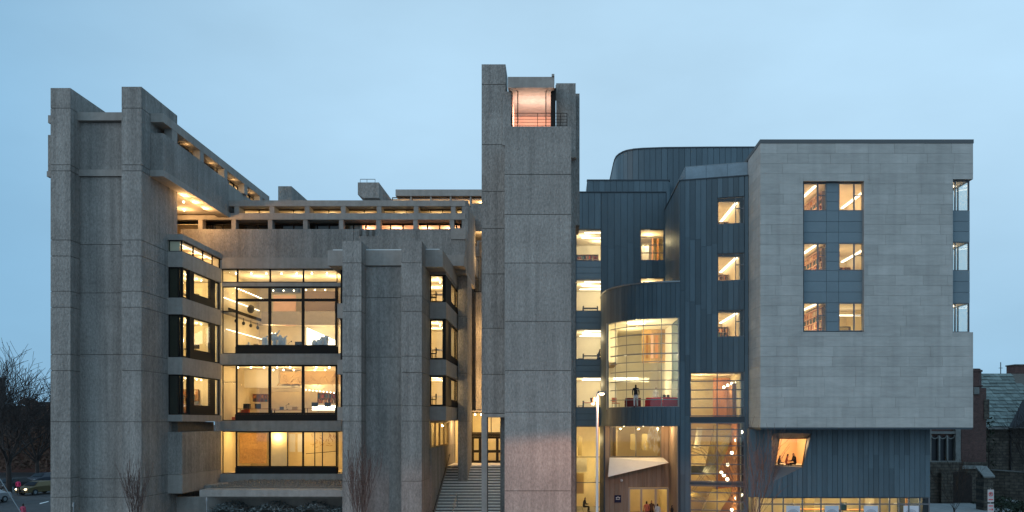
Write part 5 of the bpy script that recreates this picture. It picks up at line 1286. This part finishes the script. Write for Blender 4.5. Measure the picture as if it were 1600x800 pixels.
for i in range(4):
    q = 383 + 0; yy = 66.5 + i * 1.6; o_ = MB().tube((XW0 + 0.3, yy, 15.75), (XW0 + 0.3, yy, 15.35), 0.03).ball((XW0 + 0.3, yy, 15.3), 0.13, 0.13, 0.16).build('spot_lamp', BLACK)
    tag(o_, ('nearest', 'second', 'third', 'farthest')[i] + ' black spot lamp hanging under the studio balcony', 'spot lamp', 'black spot lamps under the studio balcony')
# slot bay rooms
for i, (y0, y1) in enumerate(wl_):
    z0 = ks(y0) + 0.03; nm = ('top', 'middle', 'lowest')[i]
    table(X(683, 61), 61.2, z0, 1.0, 0.7, 0.8 if i < 2 else 0.7, 'crowded desk behind the ' + nm + ' window beside the stairs', WHITE)
    chair(X(677, 60.4), 60.4, z0, R(-90), 'dark chair at the desk behind the ' + nm + ' window beside the stairs')
# shop items
table(X(1265, 58.8), 58.8, GZ + 0.15, 2.0, 0.8, 1.3, 'tall orange display table behind the first poster', WALLO)
table(X(1330, 58.8), 58.8, GZ + 0.15, 1.6, 0.8, 1.25, 'tall orange display table behind the second poster', WALLO)
o_ = thing('wall_screen', (X(1319, 58), 58, 1.0), 'teal screen hanging beside the second poster', 'screen')
B('screen', o_, mat('teal_screen', (0.03, 0.09, 0.10), 0.3), X(1313, 58), X(1323, 58), 58, 58.05, 0.75, 1.25); B('bezel', o_, BLACK, X(1312.5, 58), X(1323.5, 58), 58.055, 58.09, 0.72, 1.28)

# ================================================================== STREET OBJECTS
LP = Vector((X(933, 40), 40, GZ))
lp = thing('street_lamp', LP, 'tall slim white lamp post with two lit heads in front of the glazed strip', 'street lamp')
POLE = mat('pale_pole_paint', (0.62, 0.60, 0.60), 0.5)
lz = Z(616, 40)
MB().tube(LP, (LP.x, LP.y, GZ + 0.6), 0.11, 0.09, 10).tube((LP.x, LP.y, GZ + 0.6), (LP.x, LP.y, lz + 0.05), 0.075, 0.05, 10).build('pole', POLE, lp)
ha = MB().tube((LP.x, LP.y, lz), (LP.x + 0.35, LP.y - 0.1, lz + 0.12), 0.02).tube((LP.x, LP.y, lz - 0.35), (LP.x - 0.22, LP.y - 0.05, lz - 0.30), 0.02).build('bracket', POLE, lp)
LENS = mat('lit_lens', (1, 1, 1), 0.5, emis=(1.0, 0.72, 0.42), estr=14.0)
hd_ = MB().prism([(LP.x - 0.02, LP.y - 0.22, lz + 0.05), (LP.x + 0.42, LP.y - 0.22, lz + 0.05), (LP.x + 0.42, LP.y - 0.22, lz + 0.10), (LP.x + 0.05, LP.y - 0.22, lz + 0.15)], (0, 0.34, 0)).build('lamp_head', GREYM, lp)
MB().ball((LP.x + 0.22, LP.y - 0.05, lz + 0.02), 0.13, 0.10, 0.07).build('lens', LENS, hd_)
h2_ = MB().tube((LP.x - 0.22, LP.y - 0.05, lz - 0.42), (LP.x - 0.22, LP.y - 0.05, lz - 0.18), 0.10, 0.13, 8).build('lamp_head', mat('brown_lantern', (0.22, 0.12, 0.07), 0.5), lp)
MB().ball((LP.x - 0.22, LP.y - 0.05, lz - 0.46), 0.09).build('lens', mat('dim_lens', (1, 1, 1), 0.5, emis=(1.0, 0.55, 0.30), estr=2.0), h2_)
sp = bpy.data.lights.new('street_lamp_light', 'SPOT'); sp.energy = 3500; sp.color = (1.0, 0.43, 0.22); sp.spot_size = R(162); sp.spot_blend = 0.12; sp.shadow_soft_size = 0.10
so = bpy.data.objects.new('street_lamp_light', sp); COL.objects.link(so); so.location = (LP.x + 0.22, LP.y - 0.05, lz - 0.08)
# small slim posts near the left building
def slim_post(px, py, Y, label):
    x = X(px, Y); z = Z(py, Y); t = thing('slim_post', (x, Y, GZ), label, 'post')
    MB().tube((x, Y, GZ), (x, Y, z - 0.25), 0.035, n=8).build('pole', STEEL, t)
    MB().tube((x, Y, z - 0.25), (x, Y, z), 0.07, 0.05, n=8).build('head', STEEL, t)
slim_post(115, 785, 49, 'slim grey metal post in front of the leftmost concrete pier')
slim_post(323, 777, 50, 'slim grey metal post left of the low planting under the terrace')

# bare trees
def twig(m, p, d, L_, r, depth, rnd, spread, up, kids, seg=3, rmin=0.006):
    q = Vector(p); dd = Vector(d)
    for i in range(seg):
        nd = (dd + Vector((rnd.uniform(-1, 1), rnd.uniform(-1, 1), rnd.uniform(-1, 1))) * 0.13 + Vector((0, 0, up * 0.08))).normalized()
        q2 = q + nd * (L_ / seg); r2 = max(r * (1 - 0.22), rmin)
        m.tube(q, q2, r, r2, 5 if r > 0.05 else 3, cap=False)
        if depth > 0:
            for k in range(kids if i else max(kids - 1, 1)):
                a = nd.orthogonal().normalized(); a.rotate(Matrix.Rotation(rnd.uniform(0, 2 * PI), 3, nd))
                cd = (nd + a * spread * rnd.uniform(0.6, 1.3) + Vector((0, 0, up * 0.3))).normalized()
                twig(m, q2, cd, L_ * rnd.uniform(0.5, 0.8), r2 * 0.6, depth - 1, rnd, spread, up, kids, seg, rmin)
        q, dd, r = q2, nd, r2
def bare_tree(loc, h, label, seed, spread=0.35, up=0.6, kids=2, depth=3, trunk=0.25, r=0.09, m=None, nb=6, fan=0.35, blen=None, rmin=0.009, bm_=None):
    rnd = random.Random(seed); t = thing('bare_tree', loc, label, 'tree'); m = m or BARK; loc = Vector(loc)
    tk = MB(); top = loc + Vector((rnd.uniform(-.1, .1), 0, h * trunk)); tk.tube(loc - Vector((0, 0, 0.1)), loc + Vector((0, 0, h * trunk * 0.5)), r * 1.25, r, 8); tk.tube(loc + Vector((0, 0, h * trunk * 0.5)), top, r, r * 0.85, 8)
    tk.build('trunk', m, t); cr = MB()
    for i in range(nb):
        a = 2 * PI * i / nb + rnd.uniform(-.3, .3); f_ = fan * rnd.uniform(0.35, 1.2)
        d = Vector((math.cos(a) * f_, math.sin(a) * f_, 1)).normalized()
        twig(cr, top - Vector((0, 0, rnd.uniform(0, h * trunk * 0.3))), d, (blen or h * (1 - trunk) * 0.62) * rnd.uniform(0.8, 1.1), r * 0.5, depth, rnd, spread, up, kids, rmin=rmin)
    cr.build('crown', bm_ or m, t); return t
bare_tree((X(217, 48), 48, GZ), 4.6, 'bare upright young tree in front of the left concrete pier', 3, fan=0.28, spread=0.22, up=1.0, kids=2, depth=2, trunk=0.2, nb=9, r=0.05)
bare_tree((X(563, 48), 48, GZ), 5.5, 'bare upright young tree in front of the middle concrete tower', 8, fan=0.22, spread=0.20, up=1.0, kids=2, depth=2, trunk=0.18, nb=10, r=0.055)
bare_tree((X(1178, 50), 50, GZ), 6.6, 'bare bushy young tree before the stair glazing and zinc wall', 12, fan=0.5, spread=0.4, up=0.7, kids=2, depth=2, trunk=0.2, nb=12, r=0.06)
bare_tree((X(1492, 62), 62, GZ), 4.6, 'small bare dark tree in front of the stone arch', 21, fan=0.6, spread=0.5, up=0.4, m=BARKD, nb=6, depth=2, r=0.05)
bare_tree((X(1645, 78), 78, GZ), 7.5, 'bare tree reaching over the slate roof at the right edge', 23, fan=0.8, spread=0.6, up=0.3, m=BARKD, nb=7, depth=3, r=0.10, rmin=0.012)
bare_tree((X(14, 88), 88, GZ), 15.0, 'large spreading bare tree at the left edge with a wide crown', 31, fan=0.85, spread=0.65, up=0.1, m=BARKD, nb=7, depth=3, kids=2, trunk=0.25, r=0.26, rmin=0.024, blen=5.4)
bare_tree((X(-40, 96), 96, GZ), 13.0, 'bare tree partly cut off by the left edge', 37, fan=0.8, spread=0.6, up=0.35, m=BARKD, nb=6, depth=3, kids=2, r=0.24, rmin=0.02)
bare_tree((X(58, 108), 108, GZ), 12.5, 'bare tree half hidden behind the left concrete pier', 41, fan=0.9, spread=0.7, up=0.3, m=BARKD, nb=9, depth=3, kids=2, r=0.24, rmin=0.024)
# planting under the terrace
sh_ = MB(); rnd = random.Random(5)
for i in range(2600):
    x0 = rnd.uniform(X(325, 57), X(535, 57)); y0 = rnd.uniform(56.3, 58.8); hh = 1.75 + 0.22 * math.sin(x0 * 2.1) + rnd.uniform(-.35, .12)
    a = rnd.uniform(0, PI); c_ = Vector((x0, y0, GZ + hh)); uu = Vector((math.cos(a), math.sin(a), rnd.uniform(-.5, .5))) * rnd.uniform(.05, .11); vv = Vector((-uu.y, uu.x, rnd.uniform(0.02, .09)))
    sh_.quad([c_ - uu, c_ + vv * .6, c_ + uu, c_ - vv * .6])
sh_.box(X(325, 57), X(535, 57), 56.5, 58.6, GZ, GZ + 1.35)
tag(sh_.build('low_planting', mat('grey_green_leaves', (0.16, 0.19, 0.19), 0.8, nscale=5, namt=0.5), kind='stuff'))

# cars on the street beyond
def car(p, rz, label, paint, lights=True, Lc=4.5):
    t = thing('parked_car', p, label, 'car'); c_, s_ = math.cos(rz), math.sin(rz)
    def q(a, b, d): return (p.x + a * c_ - b * s_, p.y + a * s_ + b * c_, p.z + d)
    prof = [(-2.2, .30), (-2.25, .62), (-2.1, .85), (-1.3, .96), (-0.75, 1.38), (0.75, 1.42), (1.55, 1.0), (2.1, .95), (2.22, .6), (2.2, .30)]
    def body(pr, w0, w1f):
        m = MB(); n = len(pr); i0 = 0
        for sgn in (-1, 1):
            for (a, d) in pr: m.v.append(Vector(q(a, sgn * (w0 - (w1f if d > 1.0 else 0)), d)))
        m.f.append(tuple(range(n))); m.f.append(tuple(range(2 * n - 1, n - 1, -1)))
        for k in range(n): j = (k + 1) % n; m.f.append((k, n + k, n + j, j))
        return m
    body(prof, 0.88, 0.16).build('body', paint, t, bev=0.05)
    gm_ = MB().quad([q(-1.31, -.68, 1.0), q(-1.31, .68, 1.0), q(-.80, .62, 1.37), q(-.80, -.62, 1.37)]); 
    gm_.v = [v + Vector((-c_, -s_, 0.35)) * 0.03 for v in gm_.v]; gm_.build('windscreen', LEADM, t)
    for a in (-1.35, 1.35):
        for b in (-.82, .82):
            wo = MB().tube(q(a, b - .11, .33), q(a, b + .11, .33), .33, n=14).build('wheel', BLACK, t)
            MB().tube(q(a, b - .118, .33), q(a, b + .118, .33), .18, n=10).build('rim', STEEL, wo)
    for b in (-.6, .6): MB().ball(q(-2.24, b, .68), .13, .16, .09).build('headlight', mat('lit_headlight', (1, 1, 1), .4, emis=(1, .82, .5), estr=5.0) if lights and 'lit_headlight' not in MATS else (MATS['lit_headlight'] if lights else STEEL), t)
    MB().hexa([q(-2.27, -.45, .42), q(-2.24, -.45, .42), q(-2.24, .45, .42), q(-2.27, .45, .42), q(-2.27, -.45, .6), q(-2.24, -.45, .6), q(-2.24, .45, .6), q(-2.27, .45, .6)]).build('grille', LEADM, t)
GOLD = mat('gold_car_paint', (0.16, 0.12, 0.06), 0.35, metal=0.4)
car(G(62, 772), R(75), 'gold car with lit headlights on the street at the left', GOLD)
car(G(24, 766), R(80), 'black parked car left of the gold car', BLACK, False)
car(G(-24, 787), R(80), 'silver car with lit headlights cut off by the left edge', mat('silver_paint', (0.35, 0.35, 0.36), 0.35, metal=0.5))
cg = G(70, 756); car(cg, R(80), 'dark car with a snowy pale roof behind the gold car', mat('dark_car_paint', (0.05, 0.055, 0.07), 0.3), False)
# guy wire
wr_ = MB().tube((X(0, 30) - 1.0, 30, Z(726 - 45, 30)), (X(32, 30), 30, Z(800, 30)), 0.018).tube((X(32, 30), 30, Z(800, 30)), (X(44, 30) , 30, GZ), 0.018).build('guy_wire', STEEL); tag(wr_, 'pale guy wire slanting down across the lower left corner', 'wire')

# far left background buildings and hedge
b1 = thing('brick_house', (X(30, 125), 128, GZ), 'dark red brick building behind the bare trees at the left', 'building')
Yb = 125
B('wall', b1, BRICK, X(-120, Yb), X(110, Yb), Yb, Yb + 12, GZ, Z(640, Yb))
B('roof', b1, mat('dark_roof', (0.04, 0.04, 0.045), 0.9), X(-125, Yb), X(112, Yb), Yb - 0.3, Yb + 12.5, Z(640, Yb), Z(634, Yb))
for i in range(6):
    for z_ in (668, 700): 
        wo = B('window', b1, DARKM, X(-20 + i * 18, Yb), X(-12 + i * 18, Yb), Yb - 0.05, Yb + 0.05, Z(z_, Yb), Z(z_ - 15, Yb))
        B('pane', wo, LEADM, X(-19.2 + i * 18, Yb), X(-12.8 + i * 18, Yb), Yb - 0.07, Yb - 0.055, Z(z_ - 1, Yb), Z(z_ - 14, Yb))
b2 = thing('pale_building', (X(60, 200), 200, GZ), 'pale low building glimpsed between the bare branches at the left', 'building')
Yb = 200
B('wall', b2, mat('pale_render', (0.40, 0.42, 0.46), 0.9), X(42, Yb), X(84, Yb), Yb, Yb + 15, GZ, Z(632, Yb)); B('roof', b2, MATS['dark_roof'], X(40, Yb), X(86, Yb), Yb - .5, Yb + 15, Z(632, Yb), Z(628, Yb))
b3 = thing('dark_building', (X(0, 150), 150, GZ), 'dark building block at the far left edge behind the trees', 'building')
Yb = 150
B('wall', b3, mat('dark_wall', (0.05, 0.05, 0.055), 0.9), X(-120, Yb), X(-26, Yb), Yb, Yb + 6, GZ, Z(590, Yb)); B('parapet', b3, MATS['dark_roof'], X(-120, Yb), X(-25, Yb), Yb - .3, Yb + 6.3, Z(590, Yb), Z(587.5, Yb))
hm = MB(); rnd = random.Random(9)
for i in range(5200):
    px_ = rnd.uniform(-60, 90); Y = rnd.uniform(112, 122); zt2 = Z(628 + 8 * math.sin(px_ * 0.11) + 5 * math.sin(px_ * 0.31), 115) - GZ
    c_ = Vector((X(px_, Y), Y, GZ + zt2 * rnd.uniform(0.05, 1.0) ** 0.8)); a = rnd.uniform(0, PI); s2 = rnd.uniform(.25, .6)
    uu = Vector((math.cos(a), math.sin(a) * .4, rnd.uniform(-.8, .8))) * s2; vv = Vector((-math.sin(a), .3, math.cos(a))) * s2 * .3
    hm.quad([c_ - uu, c_ + vv, c_ + uu, c_ - vv])
tag(hm.build('far_thicket', mat('brown_thicket', (0.085, 0.055, 0.042), 0.95, nscale=2, namt=0.4), kind='stuff'))

# ================================================================== CHURCH GROUP AT THE RIGHT
ch_ = thing('brick_church', (X(1500, 78), 80, GZ), 'dark brick church end with a gothic tracery window and octagonal chimney', 'church')
Yc = 78; kc = lambda y: Z(y, Yc)
B('brick_wall', ch_, BRICK, X(1502, Yc), X(1541, Yc), Yc, Yc + 8, kc(727), kc(606))
B('stone_base', ch_, STONE, X(1440, Yc), X(1541, Yc), Yc - 0.3, Yc + 8, GZ, kc(722))
B('brick_wall', ch_, BRICK, X(1440, Yc), X(1502, Yc), Yc + 0.55, Yc + 8, kc(722), kc(640))
chm = MB(); cxx = X(1530, Yc); n = 8
ring = lambda r, z_: [(cxx + r * math.cos(2 * PI * (i + .5) / n), Yc + 1.3 + r * math.sin(2 * PI * (i + .5) / n), z_) for i in range(n)]
chm.prism(ring(0.80, kc(640)), (0, 0, kc(580) - kc(640))).prism(ring(0.9, kc(580)), (0, 0, 0.18)).prism(ring(0.72, kc(577)), (0, 0, 0.12)).prism(ring(0.92, kc(603)), (0, 0, 0.12)); chm.build('chimney', BRICK, ch_)
B('stone_block', ch_, TRIM, X(1521, Yc), X(1529, Yc), Yc - 0.15, Yc + 0.6, kc(616), kc(605))
B('buttress_offset', ch_, STONE, X(1537, Yc), X(1545, Yc), Yc - 0.1, Yc + 2, kc(655), kc(624)); 
# gothic window
gx0_, gx1_ = X(1455, Yc), X(1492.5, Yc)
gw = MB().box(gx0_ - .4, gx0_, Yc - .05, Yc + .5, kc(720), kc(655)).box(gx1_, gx1_ + .5, Yc - .08, Yc + .5, kc(727), kc(650)).box(gx0_ - .5, gx1_ + .5, Yc - .2, Yc + .5, kc(727), kc(720)).build('window', TRIM, ch_)
for q in (1468, 1480.5): B('mullion', gw, TRIM, X(q - 1.2, Yc), X(q + 1.2, Yc), Yc, Yc + .3, kc(720), kc(681))
tr_ = MB()
for i in range(3):
    c0 = (X(1461.5 + i * 12.4, Yc)); 
    for k in range(6):
        t0 = PI * k / 6; t1 = PI * (k + 1) / 6
        tr_.tube((c0 + .35 * math.cos(t0), Yc + .1, kc(682) - .30 * math.sin(t0) + .1), (c0 + .35 * math.cos(t1), Yc + .1, kc(682) - .30 * math.sin(t1) + .1), .06, n=4)
tr_.box(gx0_, gx1_, Yc, Yc + .3, kc(678), kc(674)); tr_.build('tracery', TRIM, gw)
for i in range(3): B('pane', gw, LEADM, X(1456 + i * 12.5, Yc), X(1466.5 + i * 12.5, Yc), Yc + .35, Yc + .4, kc(720), kc(682))
B('pane', gw, BRICK, gx0_, gx1_, Yc + .42, Yc + .5, kc(682), kc(655))
for q in (1470, 1486): 
    pass
# arch niche
B('stone_ledge', ch_, TRIM, X(1500, Yc), X(1532, Yc), Yc - .5, Yc, kc(732), kc(727))
an = MB()
pa = [(X(1484, Yc - .6), kc(800)), (X(1484, Yc - .6), kc(745))] + [(X(1502.5, Yc - .6) + 1.13 * math.cos(PI - PI * k / 8), kc(745) + 0.55 * math.sin(PI * k / 8)) for k in range(1, 8)] + [(X(1521, Yc - .6), kc(745)), (X(1521, Yc - .6), kc(800))]
an.prism([(a, Yc - .34, b) for a, b in pa], (0, 0.02, 0)); an.build('arched_door', mat('dark_door_wood', (0.03, 0.022, 0.02), 0.8, nscale=4, namt=.3), ch_)
for q in (1472,): B('stone_pier', ch_, STONE, X(q - 8, Yc), X(q + 10, Yc), Yc - .9, Yc - .31, GZ, kc(738))
B('stone_bench', ch_, TRIM, X(1484, 77), X(1521, 77), 76.9, 77.6, GZ, kc(785))
# sloping buttress
Yk = 70; kk = lambda y: Z(y, Yk)
bu = thing('stone_buttress', (X(1545, Yk), Yk, GZ), 'stone gate pier with a sloping slab cap in front of the brick church', 'buttress')
B('pier', bu, STONE, X(1537, Yk), X(1552, Yk), Yk, Yk + 1.3, GZ, kk(747))
for i in range(2):
    y0 = Yk - 0.15 + i * 0.7; z0 = kk(746) + i * 0.40
    MB().hexa([(X(1535.5, Yk), y0, z0), (X(1553.5, Yk), y0, z0), (X(1553.5, Yk), y0 + .68, z0 + .40), (X(1535.5, Yk), y0 + .68, z0 + .40),
               (X(1535.5, Yk), y0, z0 + .12), (X(1553.5, Yk), y0, z0 + .12), (X(1553.5, Yk), y0 + .68, z0 + .52), (X(1535.5, Yk), y0 + .68, z0 + .52)]).build('cap_slab', TRIM, bu)
    B('pier', bu, STONE, X(1538, Yk), X(1551, Yk), y0 + .1, y0 + .6, kk(746) - .2, z0 + .05)
# slate roofed house
sh2 = thing('stone_house', (X(1575, 86), 88, GZ), 'rubble stone house with a steep mossy slate roof at the right edge', 'house')
Ye, Yr = 85, 93; ze, zr = Z(667, Ye), Z(584, Yr)
B('wall', sh2, STONE, X(1541, Ye), X(1760, Ye), Ye + .5, Ye + 14, GZ, ze - .15)
B('gutter', sh2, TRIM, X(1541, Ye), X(1588, Ye), Ye - .15, Ye + .1, ze - .25, ze - .1)
MB().tube((X(1582, Ye), Ye + .35, ze - .2), (X(1582, Ye), Ye + .35, GZ), .09, n=6).build('downpipe', BLACK, sh2)
rf = MB().quad([(X(1535, Ye), Ye, ze), (X(1760, Ye), Ye, ze), (X(1760, Ye), Yr, zr), (X(1535, Ye), Yr, zr)]).build('roof', JOINT, sh2)
nr_ = 15; rnd = random.Random(4); cnt = 0; tile_rest = MB()
dz = (zr - ze) / nr_; dy = (Yr - Ye) / nr_
for j in range(nr_):
    x = X(1535, Ye) + (0.35 if j % 2 else 0)
    while x < X(1640, Ye):
        w_ = rnd.uniform(0.5, 0.85); z0 = ze + dz * j; y0 = Ye + dy * j; lift = rnd.uniform(.05, .12)
        pts = [(x, y0 - .06, z0 + lift), (x + w_ - .03, y0 - .06, z0 + lift + rnd.uniform(-.02, .02)), (x + w_ - .03, y0 + dy, z0 + dz + .03), (x, y0 + dy, z0 + dz + .03)]
        mb = MB() if cnt < 290 else tile_rest
        mb.hexa([(a, b, c_ - .05) for a, b, c_ in pts] + pts)
        if cnt < 290: mb.build('slate', SLATE, rf)
        cnt += 1; x += w_
if tile_rest.v: tile_rest.build('slates', SLATE, rf, kind='stuff')
B('chimney', rf, BRICK, X(1580, 94), X(1612, 94), 93.2, 95, Z(590, 94), Z(572, 94)); B('chimney_cap', rf, STONE, X(1579, 94), X(1613, 94), 93.1, 95.1, Z(572, 94), Z(570, 94))
MB().prism([(X(1583, 84), 83.5, Z(668, 84)), (X(1640, 84), 83.5, Z(668, 84)), (X(1640, 84), 83.5, Z(622, 84))], (0, 5, 0)).build('dormer_gable', MATS['dark_roof'], rf)
at = MB().tube((X(1563.5, 93), 93, zr), (X(1563.5, 93), 93, Z(566, 93)), .05); at.tube((X(1560.5, 93), 93, Z(575, 93)), (X(1566.5, 93), 93, Z(575, 93)), .03); at.build('roof_finial', BLACK, sh2)
gwl = thing('garden_wall', (X(1580, 80), 80, GZ), 'low dark stone wall below the slate roofed house', 'wall')
MB().hexa([(X(1549, 80), 80, GZ), (X(1700, 76), 76, GZ), (X(1700, 76), 76.6, GZ), (X(1549, 80), 80.6, GZ), (X(1549, 80), 80, Z(735, 80)), (X(1700, 76), 76, Z(745, 76)), (X(1700, 76), 76.6, Z(745, 76)), (X(1549, 80), 80.6, Z(735, 80))]).build('wall', STONE, gwl)
MB().hexa([(X(1549, 80), 79.9, Z(735, 80)), (X(1700, 76), 75.9, Z(745, 76)), (X(1700, 76), 76.7, Z(745, 76)), (X(1549, 80), 80.7, Z(735, 80)), (X(1549, 80), 79.9, Z(733.5, 80)), (X(1700, 76), 75.9, Z(743.5, 76)), (X(1700, 76), 76.7, Z(743.5, 76)), (X(1549, 80), 80.7, Z(733.5, 80))]).build('coping', TRIM, gwl)
strip('church_path', [G(1552, 781), G(1660, 803), G(1660, 799), G(1552, 778)], PAVE, 0.22, 0.3)
lw = MB(); rnd = random.Random(77)
lw.quad([(X(1549, 74), 66, GZ + 0.13), (50, 66, GZ + 0.13), (50, 78, GZ + 0.13), (X(1549, 74), 78, GZ + 0.13)])
for i in range(2500):
    x0 = rnd.uniform(38.5, 46); y0 = rnd.uniform(66, 76); lw.quad([(x0, y0, GZ + .13), (x0 + .04, y0, GZ + .13), (x0 + .05, y0, GZ + .13 + rnd.uniform(.05, .3)), (x0 + .03, y0, GZ + .2)])
lw.build('lawn', HEDGE, kind='stuff')
def shrub(x, y, z, r, h, label, seed):
    rnd = random.Random(seed); m = MB()
    for i in range(260):
        a = rnd.uniform(0, 2 * PI); rr3 = r * math.sqrt(rnd.random()); zz2 = h * rnd.random() ** .7
        c_ = Vector((x + rr3 * math.cos(a) * (1.1 - zz2 / h * .5), y + rr3 * math.sin(a), z + zz2)); u_ = Vector((rnd.uniform(-1, 1), rnd.uniform(-1, 1), rnd.uniform(-1, 1))) * .14; v_ = Vector((rnd.uniform(-1, 1), rnd.uniform(-1, 1), rnd.uniform(-1, 1))) * .1
        m.quad([c_ - u_, c_ + v_, c_ + u_, c_ - v_])
    t = thing('evergreen_shrub', (x, y, z), label, 'shrub'); m.build('foliage', HEDGE, t); MB().tube((x, y, z), (x, y, z + h * .7), .05).build('stem', BARKD, t)
shrub(X(1565, 66), 66, GZ, 1.0, 1.7, 'dark evergreen shrub right of the parking sign', 1)
shrub(X(1598, 66), 66, GZ, 0.9, 1.3, 'dark evergreen shrub at the bottom right corner', 2)
shrub(X(1549, 81), 81.5, GZ, 0.8, 8.2, 'tall dark ivy growing in the gap between church and stone house', 3)
# parking sign
YS = 47
ps = thing('parking_sign', (X(1548, YS), YS, GZ), 'two small red and white parking plates on a thin post at the lower right', 'street sign')
MB().tube((X(1548, YS), YS + .03, GZ), (X(1548, YS), YS + .03, Z(763, YS)), .03, n=6).build('post', STEEL, ps)
RED = mat('sign_red', (0.50, 0.03, 0.04), 0.5); SGW = mat('sign_white', (0.42, 0.41, 0.41), 0.5)
sx = X(1548, YS)
for (ya, yb2, nm) in ((784.5, 765, 0), (806, 787, 1)):
    pl = B('sign_plate', ps, SGW, sx - .18, sx + .18, YS - .01, YS + .0, Z(ya, YS), Z(yb2, YS))
    zc0 = (Z(ya, YS) + Z(yb2, YS)) / 2; e = MB()
    if nm == 0:
        for k in range(12):
            t0 = 2 * PI * k / 12; t1 = 2 * PI * (k + 1) / 12; e.tube((sx + .11 * math.cos(t0), YS - .015, zc0 + .10 + .11 * math.sin(t0)), (sx + .11 * math.cos(t1), YS - .015, zc0 + .10 + .11 * math.sin(t1)), .018, n=4)
        e.tube((sx - .08, YS - .016, zc0 + .18), (sx + .08, YS - .016, zc0 + .02), .018, n=4); e.box(sx - .13, sx + .13, YS - .018, YS - .011, zc0 - .24, zc0 - .19); e.build('emblem', RED, pl)
        f = MB(); f.box(sx - .04, sx - .015, YS - .014, YS - .0101, zc0 + .04, zc0 + .17); f.box(sx - .015, sx + .04, YS - .014, YS - .0101, zc0 + .145, zc0 + .17); f.box(sx + .02, sx + .045, YS - .0139, YS - .0101, zc0 + .11, zc0 + .145); f.box(sx - .015, sx + .04, YS - .014, YS - .0101, zc0 + .095, zc0 + .11); f.build('letter', BLACK, pl)
    else:
        e.box(sx - .13, sx + .13, YS - .018, YS - .011, zc0 + .20, zc0 + .25); e.tube((sx - .12, YS - .015, zc0 + .02), (sx + .12, YS - .015, zc0 + .02), .015, n=4); e.tube((sx + .06, YS - .015, zc0 + .08), (sx + .12, YS - .015, zc0 + .02), .015, n=4); e.tube((sx + .06, YS - .015, zc0 - .04), (sx + .12, YS - .015, zc0 + .02), .015, n=4); e.build('emblem', RED, pl)

bpy.context.view_layer.update()

CL = [('laptop', 'open grey laptop', GREYM), ('monitor', 'black monitor', BLACK), ('box', 'brown cardboard box', MATS['tan_panel']), ('model', 'small white card model', WHITE), ('lamp', 'black desk lamp', BLACK)]
def clutter(kind, x, y, z, label):
    t = thing(kind if kind != 'model' else 'card_model', (x, y, z), label, kind); m = dict((a, c_) for a, b, c_ in CL)[kind]
    if kind == 'laptop': B('base', t, m, x - .17, x + .17, y - .12, y + .12, z, z + .02); B('screen', t, m, x - .17, x + .17, y + .125, y + .145, z + .02, z + .25)
    elif kind == 'monitor': MB().tube((x, y, z), (x, y, z + .16), .03).build('stand', m, t); B('screen', t, m, x - .27, x + .27, y - .02, y + .02, z + .12, z + .46, bev=.01)
    elif kind == 'box': B('body', t, m, x - .2, x + .2, y - .15, y + .15, z, z + .24); B('flap', t, m, x - .2, x + .2, y - .28, y - .155, z + .22, z + .235)
    elif kind == 'model': B('base', t, m, x - .25, x + .25, y - .18, y + .18, z, z + .03); MB().box(x - .15, x - .02, y - .1, y + .1, z + .03, z + .22).box(x + .03, x + .18, y - .12, y + .08, z + .03, z + .36).build('blocks', m, t)
    else: MB().tube((x, y, z), (x, y, z + .03), .09, n=10).build('base', m, t); MB().tube((x, y, z + .03), (x - .12, y, z + .34), .012).tube((x - .12, y, z + .34), (x + .12, y, z + .5), .012).build('arm', m, t); MB().tube((x + .1, y, z + .44), (x + .14, y, z + .53), .08, .03, n=8).build('shade', m, t)
zt3 = k64(553) + 0.06 + 0.652
clutter('model', X(388, 66.2), 66.1, zt3, 'white card model on the left studio work table')
clutter('box', X(401, 66.2), 66.2, zt3, 'brown box at the right of the left studio work table')
clutter('lamp', X(453, 66.4), 66.4, zt3, 'black desk lamp on the middle studio work table')
clutter('monitor', X(466, 66.4), 66.4, zt3, 'black monitor at the right end of the middle studio work table')
zt4 = k64(657.5) + 0.06
clutter('laptop', X(440, 67), 66.9, zt4 + .852, 'open laptop at the left of the table behind the third glass light')
clutter('lamp', X(449, 67), 67, zt4 + .852, 'black desk lamp in the middle of the table behind the third glass light')
clutter('box', X(461, 67), 67, zt4 + .852, 'brown box at the right of the table behind the third glass light')
clutter('monitor', X(492, 67), 67, zt4 + 1.002, 'black monitor at the left of the table behind the right glass light')
clutter('monitor', X(512, 67), 67, zt4 + 1.002, 'black monitor at the right of the table behind the right glass light')
for i, (y0, y1) in enumerate(((kb(465), kb(417)), (kb(558), kb(491)), (kb(648), kb(585)))):
    nm = ('upper', 'middle', 'lower')[i]
    table(XQ - 0.9, 61.0, y0 + 0.04, 0.7, 2.4, 0.78 if i else 0.6, 'work table along the ' + nm + ' side window of the left bay')
    clutter(('model', 'lamp', 'box')[i], XQ - 0.8, 60.3, y0 + 0.042 + (0.78 if i else 0.6), ('small white model', 'black desk lamp', 'brown box')[i] + ' on the work table of the ' + nm + ' side window')
    clutter(('box', 'monitor', 'laptop')[i], XQ - 0.8, 61.6, y0 + 0.042 + (0.78 if i else 0.6), ('brown box', 'black monitor', 'grey laptop')[i] + ' on the work table of the ' + nm + ' side window, farther along')
bpy.context.view_layer.update()
